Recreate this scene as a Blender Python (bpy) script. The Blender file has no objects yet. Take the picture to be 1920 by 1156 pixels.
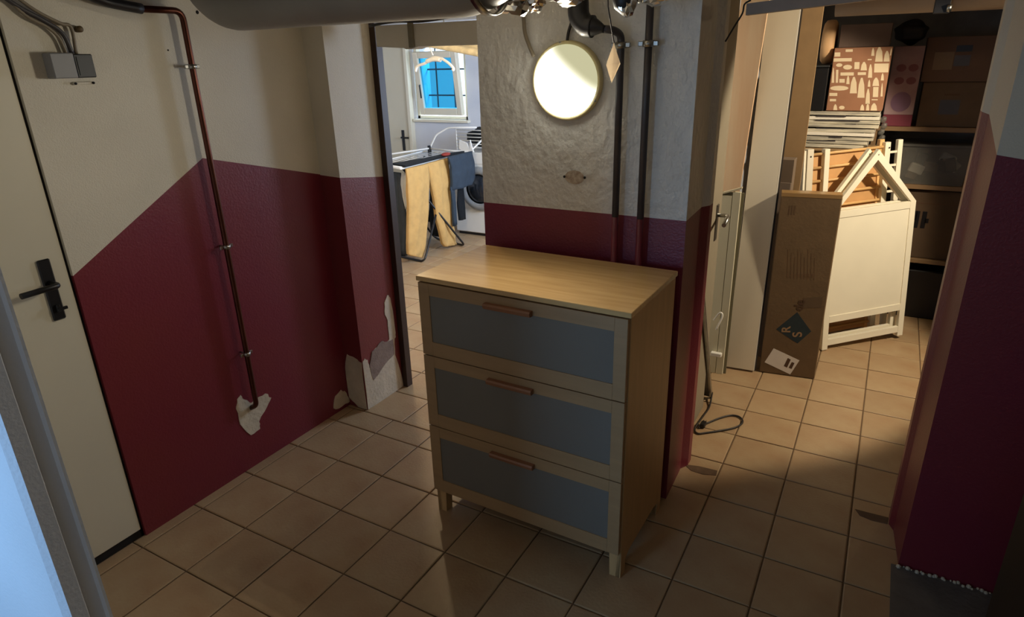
import bpy, bmesh, math, random
from mathutils import Vector, Matrix
from math import pi, cos, sin, radians
random.seed(7)
sc = bpy.context.scene
COL = sc.collection

# ------------------------------------------------------------ camera
CAM = Vector((0, 0, 1.7366)); FPX = 1214.98
def cam_axes(pitch=-.3683, roll=-.0267, yaw=-.5223):
    f0 = Vector((sin(yaw), cos(yaw), 0)); r = Vector((cos(yaw), -sin(yaw), 0)); u = Vector((0, 0, 1))
    f = f0 * cos(pitch) + u * sin(pitch); u2 = u * cos(pitch) - f0 * sin(pitch)
    return f, r * cos(roll) + u2 * sin(roll), u2 * cos(roll) - r * sin(roll)
CF, CR, CU = cam_axes()
cd = bpy.data.cameras.new('camera'); cam = bpy.data.objects.new('camera', cd); COL.objects.link(cam)
M = Matrix((CR, CU, -CF)).transposed().to_4x4(); M.translation = CAM
cam.matrix_world = M
cd.sensor_width = 36; cd.lens = 36 * FPX / 1920; cd.clip_start = .02
sc.camera = cam
# ------------------------------------------------------------ world, lights, exposure
sc.view_settings.view_transform = 'Standard'; sc.view_settings.look = 'None'
sc.view_settings.exposure = 0.0; sc.view_settings.gamma = 1; sc.view_settings.use_curve_mapping = False
w = bpy.data.worlds.new('world'); sc.world = w; w.use_nodes = True
w.node_tree.nodes['Background'].inputs[0].default_value = (.72, .88, 1, 1)
w.node_tree.nodes['Background'].inputs[1].default_value = 1.5

def lamp(name, kind, loc, energy, color, target=None, **k):
    l = bpy.data.lights.new(name, kind); l.energy = energy; l.color = color
    for a, b in k.items(): setattr(l, a, b)
    o = bpy.data.objects.new(name, l); COL.objects.link(o); o.location = loc
    if target is not None:
        o.rotation_euler = (Vector(target) - Vector(loc)).to_track_quat('-Z', 'Y').to_euler()
    return o
LC = Vector((-1.037, 2.255, 1.655))          # centre of the round wall lamp
WARM = (1, .90, .72)
for k in range(7):                            # the lamp's light, spread over its disc
    a = k * pi / 3; rr = 0 if k == 6 else .08
    p = LC + Vector((rr * cos(a), -.095, rr * sin(a)))
    lamp('wall_lamp_light', 'SPOT', p, 4.4, WARM, p + Vector((0, -1, 0)), spot_size=radians(179), spot_blend=1.0, shadow_soft_size=0)
# storage room lamp
lamp('storage_light', 'SPOT', (1.0, 3.55, 1.98), 155, (1, .84, .62), (.022, 3.794, 1.25), spot_size=radians(81), spot_blend=.22, shadow_soft_size=.04)
lamp('storage_fill', 'POINT', (.7, 3.9, 2.0), 2.4, (1, .76, .46), shadow_soft_size=.03)
# laundry: ceiling lamp and window daylight
lamp('laundry_light', 'POINT', (-2.75, 3.25, 1.98), 34, (1, .80, .50), shadow_soft_size=.05)
lamp('laundry_daylight', 'AREA', (-4.3, 7.0, 2.55), 160, (.55, .73, 1), (-4.2, 5.0, .8), shape='RECTANGLE', size=.9, size_y=.6)
# daylight in the passage behind the photographer
lamp('passage_daylight', 'AREA', (-.2, -1.9, 1.5), 3.5, (.45, .68, 1), (-.2, 1.2, 1.5), shape='RECTANGLE', size=.9, size_y=.9)
lamp('passage_side_daylight', 'AREA', (-1.75, -1.3, 1.3), 7, (.32, .61, 1), (-1.65, .38, 1.1), shape='RECTANGLE', size=.6, size_y=.9, spread=radians(75))

lamp('passage_fill', 'AREA', (-.4, -.6, 2.08), 1.5, (1, .95, .85), (-.4, -.6, 0), shape='RECTANGLE', size=1.6, size_y=1.6)  # added soft fill from above; no lamp is known in the passage
lamp('laundry_side_fill', 'AREA', (-1.15, 4.6, 1.5), 75, (.62, .76, 1), (-4, 4.9, 1.0), shape='RECTANGLE', size=.9, size_y=.7)  # added bluish fill, hidden behind the pillar; no window there
# ------------------------------------------------------------ materials
def mat(name, col, rough=.6, var=.0, vscale=8, bump=0, bscale=60, metal=0, col2=None, rnd=0, coat=0, stretch=None, spec=.5, em=None, alpha=None, trans=0):
    m = bpy.data.materials.new(name); m.use_nodes = True; nt = m.node_tree; N = nt.nodes; L = nt.links
    b = N['Principled BSDF']; b.inputs['Roughness'].default_value = rough; b.inputs['Metallic'].default_value = metal
    b.inputs['Specular IOR Level'].default_value = spec
    b.inputs['Coat Weight'].default_value = coat; b.inputs['Coat Roughness'].default_value = .12
    b.inputs['Transmission Weight'].default_value = trans
    c = (*[(x / 255) ** 2.2 for x in col], 1)
    tc = N.new('ShaderNodeTexCoord'); mp = N.new('ShaderNodeMapping'); L.new(tc.outputs['Object'], mp.inputs[0])
    if stretch: mp.inputs['Scale'].default_value = stretch
    last = None
    if var or col2:
        n = N.new('ShaderNodeTexNoise'); n.inputs['Scale'].default_value = vscale; n.inputs['Detail'].default_value = 5
        L.new(mp.outputs[0], n.inputs['Vector'])
        r = N.new('ShaderNodeMapRange'); r.inputs[1].default_value = .32; r.inputs[2].default_value = .68
        L.new(n.outputs['Fac'], r.inputs[0])
        mx = N.new('ShaderNodeMix'); mx.data_type = 'RGBA'; L.new(r.outputs[0], mx.inputs[0])
        c2 = (*[(x / 255) ** 2.2 for x in col2], 1) if col2 else (*[x * (1 - var) for x in c[:3]], 1)
        mx.inputs[6].default_value = c; mx.inputs[7].default_value = c2; last = mx.outputs[2]
    if rnd:
        oi = N.new('ShaderNodeObjectInfo'); hs = N.new('ShaderNodeHueSaturation')
        r2 = N.new('ShaderNodeMapRange'); r2.inputs[3].default_value = 1 - rnd; r2.inputs[4].default_value = 1 + rnd
        L.new(oi.outputs['Random'], r2.inputs[0]); L.new(r2.outputs[0], hs.inputs['Value'])
        if last: L.new(last, hs.inputs['Color'])
        else: hs.inputs['Color'].default_value = c
        last = hs.outputs[0]
    if last: L.new(last, b.inputs['Base Color'])
    else: b.inputs['Base Color'].default_value = c
    if bump:
        n2 = N.new('ShaderNodeTexNoise'); n2.inputs['Scale'].default_value = bscale; n2.inputs['Detail'].default_value = 4
        L.new(mp.outputs[0], n2.inputs['Vector'])
        bp = N.new('ShaderNodeBump'); bp.inputs['Strength'].default_value = min(1, bump); bp.inputs['Distance'].default_value = .004 * max(1, bump)
        L.new(n2.outputs['Fac'], bp.inputs['Height']); L.new(bp.outputs[0], b.inputs['Normal'])
    if alpha is not None: b.inputs['Alpha'].default_value = alpha
    m['links'] = 1
    return m
cream = mat('cream_paint', (216, 208, 188), .62, .10, 3, .35, 220)
cream_rough = mat('rough_grey_plaster', (218, 215, 206), .5, .14, 5, 3.2, 30, stretch=(1, 1, .8))
red = mat('crimson_paint', (114, 36, 56), .42, .12, 1.3, .3, 120, col2=(118, 46, 50))
red2 = mat('brownish_red_paint', (120, 50, 52), .42, .12, 4, .3, 120)
plaster = mat('bare_plaster', (214, 203, 180), .85, .18, 14, .8, 60)
putty = mat('grey_putty', (150, 132, 120), .9, .25, 20, .8, 70)
ceilm = mat('ceiling_paint', (190, 178, 160), .8, .12, 4, .5, 60)
tilem = mat('beige_floor_tile', (172, 148, 114), .42, 0, 5, .25, 90, col2=(158, 126, 94), rnd=.07)
grout = mat('brown_grout', (112, 90, 66), .9, .3, 30, .4, 200)
concrete = mat('grey_concrete', (104, 100, 96), .85, .25, 12, .6, 60)
doorm = mat('door_cream_lacquer', (216, 208, 184), .38, .04, 3)
blackpl = mat('black_plastic', (24, 23, 24), .4)
darkwood = mat('dark_brown_wood', (58, 40, 30), .5, .3, 20, stretch=(1, 1, .1))
bluewall = mat('pale_wall_paint', (222, 227, 236), .7, .06, 4, .3, 120)
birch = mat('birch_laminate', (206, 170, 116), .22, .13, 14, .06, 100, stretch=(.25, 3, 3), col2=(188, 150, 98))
birchv = mat('birch_laminate_shaded_front', (162, 131, 94), .45, .13, 14, .06, 100, stretch=(.25, 3, 3))  # darker copy of the birch: the front's shade is put into the colour
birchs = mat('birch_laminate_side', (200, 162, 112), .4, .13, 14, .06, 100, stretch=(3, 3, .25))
frost = mat('frosted_glass', (112, 109, 102), .2, .06, 3)
copper = mat('copper_tube', (104, 68, 58), .36, .35, 9, metal=1)
steel = mat('galvanised_steel', (170, 170, 165), .3, .2, 30, metal=1)
foil = mat('aluminium_foil', (225, 222, 215), .16, .1, 20, metal=1)
blackpipe = mat('black_pipe', (38, 37, 38), .45, .2, 12)
greypipe = mat('painted_grey_pipe', (70, 66, 66), .45, .2, 12)
redpipe = mat('painted_red_pipe', (112, 36, 46), .45, .2, 12)
duct = mat('grey_duct', (150, 147, 140), .5, .12, 5, .3, 30)
greybox = mat('grey_plastic', (134, 134, 134), .5)
darkgrey = mat('dark_grey_plastic', (46, 48, 50), .5)
cablem = mat('grey_cable', (128, 116, 96), .5)
darkcable = mat('dark_cable', (44, 38, 34), .5)
whitelam = mat('white_laminate', (232, 220, 194), .3, .03, 3, coat=.15)
whitepaint = mat('white_painted_wood', (236, 229, 206), .42, .04, 6)
pinkish = mat('pale_birch_board', (232, 204, 168), .5, .12, 5, stretch=(3, 1, .3), col2=(222, 180, 140))
edgem = mat('white_edge', (236, 230, 214), .4)
mdf = mat('brown_fibreboard', (160, 130, 92), .75, .12, 14)
card = mat('cardboard', (108, 86, 60), .85, .12, 12, .2, 60)
cardd = mat('dark_cardboard', (92, 74, 56), .85, .15, 12, .2, 60)
tape = mat('packing_tape', (150, 118, 76), .3)
ink = mat('dark_blue_print', (42, 54, 58), .8, .2, 20)
inkb = mat('brown_print', (84, 62, 44), .9)
paperw = mat('white_paper', (222, 214, 204), .7, .05, 20)
terra = mat('terracotta_print', (158, 112, 84), .8, .1, 12)
creampr = mat('cream_print', (226, 206, 172), .8)
slatw = mat('warm_beech_wood', (226, 182, 122), .5, .14, 12, stretch=(.4, .4, 4))
slatb = mat('beech_panel', (206, 158, 104), .55, .12, 8)
rattan = mat('pale_wood_rim', (222, 178, 130), .6, .12, 14)
blackcl = mat('black_cloth', (26, 30, 34), .9, .3, 12, .3, 60)
darkbag = mat('black_bag', (22, 24, 28), .6, .3, 8, .6, 14)
pinkpr = mat('pink_print', (128, 100, 104), .6, .2, 8, col2=(146, 122, 124))
magenta = mat('magenta_print', (112, 42, 58), .6, .2, 8)
violet = mat('violet_print', (112, 84, 106), .6, .2, 8)
shelfw = mat('pine_shelf', (124, 98, 68), .6, .15, 12, stretch=(.3, 3, 3))
clear = mat('clear_plastic', (120, 118, 112), .25, .25, 8, alpha=.55)
insul = mat('cream_pipe_insulation', (222, 206, 168), .7, .25, 22, .8, 40)
pantm = mat('beige_sweat_cloth', (206, 164, 100), .95, .14, 16, .8, 26)
jeans = mat('blue_grey_denim', (50, 62, 74), .9, .2, 14, .6, 30)
greycl = mat('charcoal_cloth', (72, 76, 78), .95, .2, 10, .4, 40)
whitecl = mat('cream_cloth', (206, 202, 188), .95, .15, 12, .4, 30)
whitemet = mat('white_enamel', (232, 230, 222), .35)
redcl = mat('red_cloth', (150, 60, 50), .9)
washm = mat('washer_enamel', (224, 222, 214), .35)
darkgl = mat('dark_glass', (40, 44, 50), .12)
rimm = mat('grey_translucent_rim', (140, 142, 142), .3)
heaterm = mat('grey_glossy_panel', (92, 90, 84), .3, .1, 3)
origami = mat('cream_rice_paper', (232, 212, 184), .8, .2, 30)
grime = mat('rust_stain', (196, 182, 162), .8, .3, 60, col2=(146, 126, 108))
screwm = mat('dark_hole', (30, 26, 24), .8)

def make_translucent(m, col, f):
    N = m.node_tree.nodes; L = m.node_tree.links; t = N.new('ShaderNodeBsdfTranslucent'); t.inputs[0].default_value = (*col, 1)
    mx = N.new('ShaderNodeMixShader'); mx.inputs[0].default_value = f; L.new(N['Principled BSDF'].outputs[0], mx.inputs[1]); L.new(t.outputs[0], mx.inputs[2]); L.new(mx.outputs[0], N['Material Output'].inputs[0])
make_translucent(origami, (.85, .76, .62), .5)
def lamp_mat():
    m = bpy.data.materials.new('lamp_opal_glow'); m.use_nodes = True; N = m.node_tree.nodes; L = m.node_tree.links
    N.remove(N['Principled BSDF']); e = N.new('ShaderNodeEmission'); tc = N.new('ShaderNodeTexCoord')
    d = N.new('ShaderNodeVectorMath'); d.operation = 'DOT_PRODUCT'; d.inputs[1].default_value = (-5.0, 0, -6.0)
    L.new(tc.outputs['Object'], d.inputs[0])
    r = N.new('ShaderNodeMapRange'); r.interpolation_type = 'SMOOTHSTEP'
    r.inputs[1].default_value = -.62; r.inputs[2].default_value = .38; r.inputs[3].default_value = .58; r.inputs[4].default_value = 7
    L.new(d.outputs['Value'], r.inputs[0]); L.new(r.outputs[0], e.inputs[1]); e.inputs[0].default_value = (1, .95, .62, 1)
    mx = N.new('ShaderNodeMix'); mx.data_type = 'RGBA'; rr = N.new('ShaderNodeMapRange'); rr.inputs[1].default_value = .6; rr.inputs[2].default_value = 1.6
    L.new(r.outputs[0], rr.inputs[0]); L.new(rr.outputs[0], mx.inputs[0])
    mx.inputs[6].default_value = (1, .95, .58, 1); mx.inputs[7].default_value = (1, .98, .86, 1); L.new(mx.outputs[2], e.inputs[0])
    L.new(e.outputs[0], N['Material Output'].inputs[0]); return m
glowm = lamp_mat()
def glass_mat(name, col):
    m = bpy.data.materials.new(name); m.use_nodes = True; N = m.node_tree.nodes; L = m.node_tree.links
    N.remove(N['Principled BSDF']); t = N.new('ShaderNodeBsdfTransparent'); t.inputs[0].default_value = (*col, 1)
    g = N.new('ShaderNodeBsdfGlossy'); g.inputs['Roughness'].default_value = .05; mx = N.new('ShaderNodeMixShader'); mx.inputs[0].default_value = .05
    L.new(t.outputs[0], mx.inputs[1]); L.new(g.outputs[0], mx.inputs[2]); L.new(mx.outputs[0], N['Material Output'].inputs[0]); return m
winglass = glass_mat('blue_window_glass', (.16, .55, .72))
clearglass = glass_mat('washer_glass', (.35, .35, .36))

# ------------------------------------------------------------ helpers
def at(px, py, **k):
    d = CF + CR * ((px - 960) / FPX) - CU * ((py - 578) / FPX)
    (a, v), = k.items(); i = 'xyz'.index(a)
    return CAM + d * ((v - CAM[i]) / d[i])
def scr(p):
    d = Vector(p) - CAM; z = d.dot(CF)
    if z < .05: return None
    return 960 + FPX * d.dot(CR) / z, 578 - FPX * d.dot(CU) / z
def nbm(): return bmesh.new()
def box(bm, a, b, bev=0, mi=0, mtx=None):
    r = bmesh.ops.create_cube(bm, size=1); vs = r['verts']
    for v in vs:
        v.co = Vector((a[i] + (v.co[i] + .5) * (b[i] - a[i]) for i in range(3)))
    fs = set(f for v in vs for f in v.link_faces)
    if bev:
        es = list(set(e for v in vs for e in v.link_edges))
        rr = bmesh.ops.bevel(bm, geom=es, offset=bev, segments=1, affect='EDGES'); fs = set(f for f in bm.faces if f in set(rr['faces']) or f.is_valid and f in fs)
        vs = list(set(v for f in fs for v in f.verts)) + [v for v in rr['verts'] if v.is_valid]
        vs = list(set(v for v in vs if v.is_valid))
        # all connected geometry
        seen = set(vs); st = list(vs)
        while st:
            v = st.pop()
            for e in v.link_edges:
                o = e.other_vert(v)
                if o not in seen: seen.add(o); st.append(o)
        vs = list(seen); fs = set(f for v in vs for f in v.link_faces)
    for f in fs: f.material_index = mi
    if mtx: bmesh.ops.transform(bm, matrix=mtx, verts=vs)
    return vs
def prism(bm, poly, axis, a, b, mi=0, mtx=None):
    """poly: 2D points in the two other axes (x,y,z order) extruded along axis from a to b"""
    def P(p, t):
        l = list(p); l.insert('xyz'.index(axis), t); return Vector(l)
    A = [bm.verts.new(P(p, a)) for p in poly]; B = [bm.verts.new(P(p, b)) for p in poly]
    fs = [bm.faces.new(A), bm.faces.new(B[::-1])]
    for i in range(len(poly)):
        j = (i + 1) % len(poly); fs.append(bm.faces.new((A[i], B[i], B[j], A[j])))
    for f in fs: f.material_index = mi
    bmesh.ops.recalc_face_normals(bm, faces=fs)
    if mtx: bmesh.ops.transform(bm, matrix=mtx, verts=A + B)
def smooth_path(pts, n=6):
    P = [Vector(p) for p in pts]
    if len(P) < 3: return P
    Q = [P[0] * 2 - P[1]] + P + [P[-1] * 2 - P[-2]]; out = []
    for i in range(1, len(Q) - 2):
        for k in range(n):
            t = k / n; a, b, c, d = Q[i - 1:i + 3]
            out.append(.5 * (2 * b + (c - a) * t + (2 * a - 5 * b + 4 * c - d) * t * t + (3 * b - a - 3 * c + d) * t ** 3))
    return out + [P[-1]]
def tube(bm, pts, r, seg=10, cap=True, mi=0, rs=None):
    P = [Vector(p) for p in pts]; rings = []; up = None
    for i, p in enumerate(P):
        t = (P[min(i + 1, len(P) - 1)] - P[max(i - 1, 0)]).normalized()
        if up is None: up = t.orthogonal().normalized()
        else:
            up = (up - t * up.dot(t)); up = up.normalized() if up.length > 1e-5 else t.orthogonal().normalized()
        s = t.cross(up); rad = rs[i] if rs else r
        rings.append([bm.verts.new(p + (up * cos(a) + s * sin(a)) * rad) for a in [2 * pi * k / seg for k in range(seg)]])
    for A, B in zip(rings, rings[1:]):
        for k in range(seg):
            f = bm.faces.new((A[k], A[(k + 1) % seg], B[(k + 1) % seg], B[k])); f.smooth = True; f.material_index = mi
    if cap:
        bm.faces.new(rings[0][::-1]).material_index = mi; bm.faces.new(rings[-1]).material_index = mi
def bend(pts, rad=.04, n=5):
    """polyline with rounded corners"""
    P = [Vector(p) for p in pts]; out = [P[0]]
    for a, b, c in zip(P, P[1:], P[2:]):
        u = (a - b); v = (c - b); r = min(rad, u.length * .45, v.length * .45); u.normalize(); v.normalize()
        A = b + u * r; B = b + v * r
        for k in range(n + 1):
            t = k / n; out.append(A * (1 - t) ** 2 + b * 2 * t * (1 - t) + B * t * t)
    return out + [P[-1]]
def lathe(bm, prof, origin, axis=Vector((0, 0, 1)), seg=32, mi=0):
    ax = Vector(axis).normalized(); u = ax.orthogonal().normalized(); v = ax.cross(u); o = Vector(origin); rings = []
    for r, h in prof:
        if r < 1e-5: rings.append([bm.verts.new(o + ax * h)])
        else: rings.append([bm.verts.new(o + ax * h + (u * cos(a) + v * sin(a)) * r) for a in [2 * pi * k / seg for k in range(seg)]])
    for A, B in zip(rings, rings[1:]):
        for k in range(seg):
            k2 = (k + 1) % seg
            q = [A[k % len(A)], A[k2 % len(A)], B[k2 % len(B)], B[k % len(B)]]; q2 = []
            for x in q:
                if x not in q2: q2.append(x)
            if len(q2) > 2:
                f = bm.faces.new(q2); f.smooth = True; f.material_index = mi
def obj(name, bm, mats, parent=None, smooth=False, recalc=True):
    if recalc: bmesh.ops.recalc_face_normals(bm, faces=bm.faces)
    me = bpy.data.meshes.new(name); bm.to_mesh(me); bm.free()
    for m in (mats if isinstance(mats, (list, tuple)) else [mats]): me.materials.append(m)
    if smooth:
        for p in me.polygons: p.use_smooth = True
    o = bpy.data.objects.new(name, me); COL.objects.link(o)
    if parent is not None:
        o.parent = parent
        if parent.type == 'EMPTY' or parent.location.length > 0:
            o.matrix_parent_inverse = parent_inv(parent)
    return o
def parent_inv(p):
    m = Matrix.Identity(4); q = p; chain = []
    while q is not None:
        chain.append(q); q = q.parent
    for q in reversed(chain):
        m = m @ q.matrix_parent_inverse @ q.matrix_basis if q.parent else m @ q.matrix_basis
    return m.inverted()
def tag(o, label, cat, group=None, kind=None):
    o['label'] = label; o['category'] = cat
    if group: o['group'] = group
    if kind: o['kind'] = kind
    return o
def thing(name, label, cat, loc, group=None):
    o = bpy.data.objects.new(name, None); COL.objects.link(o); o.location = loc; o.empty_display_size = .05
    return tag(o, label, cat, group)
def struct(name, bm, mats, parent=None, smooth=False):
    o = obj(name, bm, mats, parent, smooth)
    if parent is None: o['kind'] = 'structure'
    return o
def B(name, a, b, m, parent=None, bev=0, mtx=None):
    bm = nbm(); box(bm, a, b, bev, mtx=mtx); return obj(name, bm, m, parent)
def T(name, pts, r, m, parent=None, seg=10, rs=None):
    bm = nbm(); tube(bm, pts, r, seg, rs=rs); return obj(name, bm, m, parent)
def frame_m(o, u, v, n):
    m = Matrix((u, n, v)).transposed().to_4x4(); m.translation = o; return m   # local x=u, y=n (outwards negative), z=v
CEIL = 2.12
# ------------------------------------------------------------ floor
S = .2648; X0 = -2.0142; Y0 = 1.031; G = .0028
bm = nbm(); box(bm, (-5.4, -2.3, -.06), (1.9, 6.25, -.005)); floor = struct('floor', bm, grout)
rects = []
for i in range(-13, 16):
    for j in range(-12, 20):
        x, y = X0 + i * S, Y0 + j * S
        if x + S > 1.75 or y + S > 5.6: continue
        if x < -1.0:
            if y > 2.0: continue
            if x < -2.3:
                if x > -2.6 and .5 < y: rects.append((-2.345, y, X0 - S, y + S, 0))
                continue
        if y > 2.2 and x < -1.05: continue
        if -1.35 < x and x + S < -.62 and y > 2.3: continue
        rects.append((x, y, x + S, y + S, 0))
for i in range(-2, 4):
    x = X0 + i * S; rects.append((x, Y0 + 4 * S, x + S, 2.233, 1))
LS = .2530
for i in range(-11, 5):
    for j in range(0, 15):
        x = -2.2145 + i * LS; y = 2.233 + j * LS
        if x + LS > -1.1: continue
        rects.append((x, y, x + LS, y + LS, 2))
def tile_bm(w, h, bm=None, ox=0, oy=0, dz=0):
    bm = bm or nbm(); b = .004
    lo = [(G, G), (w - G, G), (w - G, h - G), (G, h - G)]; hi = [(G + b, G + b), (w - G - b, G + b), (w - G - b, h - G - b), (G + b, h - G - b)]
    rs = [[bm.verts.new((x + ox, y + oy, z + dz)) for x, y in q] for q, z in ((lo, -.006), (lo, -.0018), (hi, 0))]
    for A, C in zip(rs, rs[1:]):
        for k in range(4): bm.faces.new((A[k], A[(k + 1) % 4], C[(k + 1) % 4], C[k]))
    bm.faces.new(rs[2]); return bm
tmesh = {}
def area(r):
    x0, y0, x1, y1 = r[:4]; c = scr(((x0 + x1) / 2, (y0 + y1) / 2, 0))
    if c is None or not (-60 < c[0] < 1980 and 380 < c[1] < 1215): return 0
    if y0 > 2.35 and c[0] > 1720: return 0
    if -2.2 < x0 < -1 and 2.5 < y0 and c[0] > 912: return 0
    q = [scr((a, b, 0)) for a, b in ((x0, y0), (x1, y0), (x1, y1), (x0, y1))]
    if None in q: return 0
    return abs(sum(q[i][0] * q[(i + 1) % 4][1] - q[(i + 1) % 4][0] * q[i][1] for i in range(4))) / 2
order = sorted(rects, key=area, reverse=True)
big = [r for r in order if area(r) > 90][:299]; rest = [r for r in order if r not in big]
for r in big:
    key = (round(r[2] - r[0], 4), round(r[3] - r[1], 4))
    if key not in tmesh:
        b = tile_bm(*key); me = bpy.data.meshes.new('tile'); b.to_mesh(me); b.free(); me.materials.append(tilem); tmesh[key] = me
    o = bpy.data.objects.new('tile', tmesh[key]); o.location = (r[0], r[1], random.uniform(-.0008, .0004)); o.parent = floor; COL.objects.link(o)
bm = nbm()
for r in rest: tile_bm(r[2] - r[0], r[3] - r[1], bm, r[0], r[1])
o = obj('far_tiles', bm, tilem, floor); o['kind'] = 'stuff'
bm = nbm(); prism(bm, [(.247, 1.50), (.247, 2.262), (.9, 2.262), (.9, 1.50)], 'z', -.004, .004)
struct('trim_1', bm, concrete)['label'] = 'bare grey concrete strip at the foot of the right wall'

for pts in ([(1283, 870), (1312, 874), (1345, 882), (1343, 891), (1318, 889), (1296, 882)], [(1603, 954), (1630, 961), (1666, 970), (1664, 982), (1634, 975), (1612, 966)]):
    bm = nbm(); prism(bm, [tuple(at(a, b, z=0).xy) for a, b in pts], 'z', -.001, .0012)
    obj('mortar_patch', bm, mat('dark_mortar', (104, 82, 62), .9, .3, 30), floor)
# ------------------------------------------------------------ walls
def wall(name, plan, reds, mats, top=CEIL, z0=0):
    """plan polygon (x,y) with the height of the red band at each corner; materials: lower, upper"""
    bm = nbm(); n = len(plan)
    if reds is None:
        prism(bm, plan, 'z', z0, top, 1)
    else:
        lo = [bm.verts.new((x, y, z0)) for x, y in plan]; mi = [bm.verts.new((x, y, r)) for (x, y), r in zip(plan, reds)]; hi = [bm.verts.new((x, y, top)) for x, y in plan]
        for i in range(n):
            j = (i + 1) % n
            bm.faces.new((lo[i], lo[j], mi[j], mi[i])).material_index = 0
            bm.faces.new((mi[i], mi[j], hi[j], hi[i])).material_index = 1
        bm.faces.new(hi).material_index = 1; bm.faces.new(lo[::-1])
    return struct(name, bm, mats)
# left wall with its doorway
wl = wall('wall_left', [(-2.33, 1.08), (-2.33, 1.65), (-2.33, 2.256), (-2.46, 2.256), (-2.46, 1.08)], [1.087, 1.402, 1.243, 1.243, 1.087], [red, cream])
bm = nbm(); box(bm, (-2.46, .39, 1.98), (-2.33, 1.08, CEIL)); box(bm, (-2.46, -2.2, 0), (-2.33, .39, CEIL)); struct('wall_left_front', bm, cream)
# pier
wall('wall_pier', [(-2.46, 2.256), (-2.203, 2.250), (-2.203, 2.560), (-2.46, 2.56)], [1.246, 1.236, 1.192, 1.19], [red2, cream])
wall('wall_pillar', [(-1.418, 2.254), (-.577, 2.252), (-.583, 2.49), (-.561, 2.53), (-.561, 2.58), (-1.418, 2.58)], [1.184, 1.185, 1.187, 1.187, 1.187, 1.187], [red, cream_rough])
wall('wall_right', [(.270, 2.268), (1.9, 2.268), (1.9, 2.56), (.236, 2.56), (.236, 2.50), (.252, 2.468)], [1.451, 1.20, 1.2, 1.548, 1.548, 1.543], [red, cream])
# partitions behind
bm = nbm(); box(bm, (-5.4, 2.35, 0), (-2.40, 2.56, CEIL)); struct('wall_laundry_front', bm, bluewall)
bm = nbm(); box(bm, (-1.0, 2.58, 0), (-.86, 6.25, CEIL)); struct('wall_partition', bm, bluewall)
bm = nbm(); box(bm, (-5.4, 2.56, 0), (-5.25, 6.25, CEIL)); struct('wall_laundry_left', bm, bluewall)
LY = 6.15
wx0, wx1, wz0, wz1 = -4.72, -4.03, 1.12, 1.90
bm = nbm(); box(bm, (-5.25, LY, 0), (wx0, LY + .3, CEIL)); box(bm, (wx1, LY, 0), (-1.0, LY + .3, CEIL)); box(bm, (wx0, LY, 0), (wx1, LY + .3, wz0)); box(bm, (wx0, LY, wz1), (wx1, LY + .3, CEIL))
struct('wall_laundry_back', bm, bluewall)
bm = nbm(); box(bm, (-.86, 5.45, 0), (1.9, 5.6, CEIL)); struct('wall_storage_back', bm, concrete)
bm = nbm(); box(bm, (1.75, 2.56, 0), (1.9, 5.45, CEIL)); struct('wall_storage_right', bm, cream)
bm = nbm(); box(bm, (1.3, -2.2, 0), (1.45, 2.268, CEIL)); struct('wall_passage_right', bm, cream)
bm = nbm(); box(bm, (-2.46, -2.35, 0), (1.45, -2.2, CEIL)); struct('wall_back', bm, cream)
bm = nbm(); box(bm, (-5.4, -2.35, CEIL), (1.9, 6.45, CEIL + .12)); struct('ceiling', bm, ceilm)
# near partition and its door jamb at the left of the frame
bm = nbm(); prism(bm, [(-2.33, .3835), (-1.215, .3835), (-1.20, .392), (-1.20, .418), (-1.207, .422), (-1.207, .447), (-1.20, .451), (-1.2, .456), (-2.33, .456)], 'z', 0, CEIL)
struct('wall_near_partition', bm, [bluewall])
# lintel over the laundry opening
bm = nbm(); prism(bm, [(-2.095, 1.80), (-1.94, 1.79), (-1.93, 1.785), (-1.90, 1.785), (-1.86, 1.795), (-1.418, 1.792), (-1.418, 1.885), (-2.095, 1.888)], 'y', 2.47, 2.55)
struct('trim_2', bm, cream)['label'] = 'painted lintel board across the laundry opening'
bm = nbm(); box(bm, (-2.215, 2.553, 0), (-2.17, 2.60, 1.98), .002); struct('trim_3', bm, darkwood)['label'] = 'dark brown door frame edge at the laundry opening'
# peeled patches, each a piece of the wall it is on
def patch(name, pts, axis, c, m, parent, t=.003, lab=None):
    bm = nbm(); prism(bm, pts, axis, c - .002, c + t); o = obj(name, bm, m, parent)
    if lab: o['label'] = lab
    return o
def rough(pts, amp=.004, n=3):
    out = []
    for i, p in enumerate(pts):
        q = pts[(i + 1) % len(pts)]
        for k in range(n):
            t = k / n; j = amp if k else 0
            out.append((p[0] + (q[0] - p[0]) * t + random.uniform(-j, j), p[1] + (q[1] - p[1]) * t + random.uniform(-j, j)))
    return out
patch('plaster_patch', rough([(1.737, .319), (1.764, .284), (1.732, .251), (1.676, .202), (1.675, .165), (1.622, .16), (1.58, .239), (1.575, .321), (1.59, .362), (1.61, .373), (1.622, .345), (1.655, .31), (1.69, .318)]), 'x', -2.33, plaster, wl, lab='cream plaster patch around the copper pipe end')
patch('plaster_patch', rough([(2.131, .039), (2.155, .10), (2.20, .115), (2.235, .08), (2.25, .02), (2.19, .02)], .008), 'x', -2.33, plaster, wl)
pier = bpy.data.objects['wall_pier']
patch('plaster_patch', rough([(2.459, .473), (2.465, .54), (2.493, .575), (2.515, .553), (2.525, .472), (2.53, .342), (2.528, .318), (2.517, .313), (2.508, .217), (2.535, .119), (2.555, .002), (2.252, .002), (2.252, .278), (2.27, .296), (2.29, .28), (2.297, .228), (2.315, .236), (2.324, .294), (2.349, .315), (2.408, .332), (2.449, .315), (2.474, .327), (2.476, .436)], .003), 'x', -2.203, plaster, pier, lab='bare plaster where the red paint has flaked off')
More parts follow.
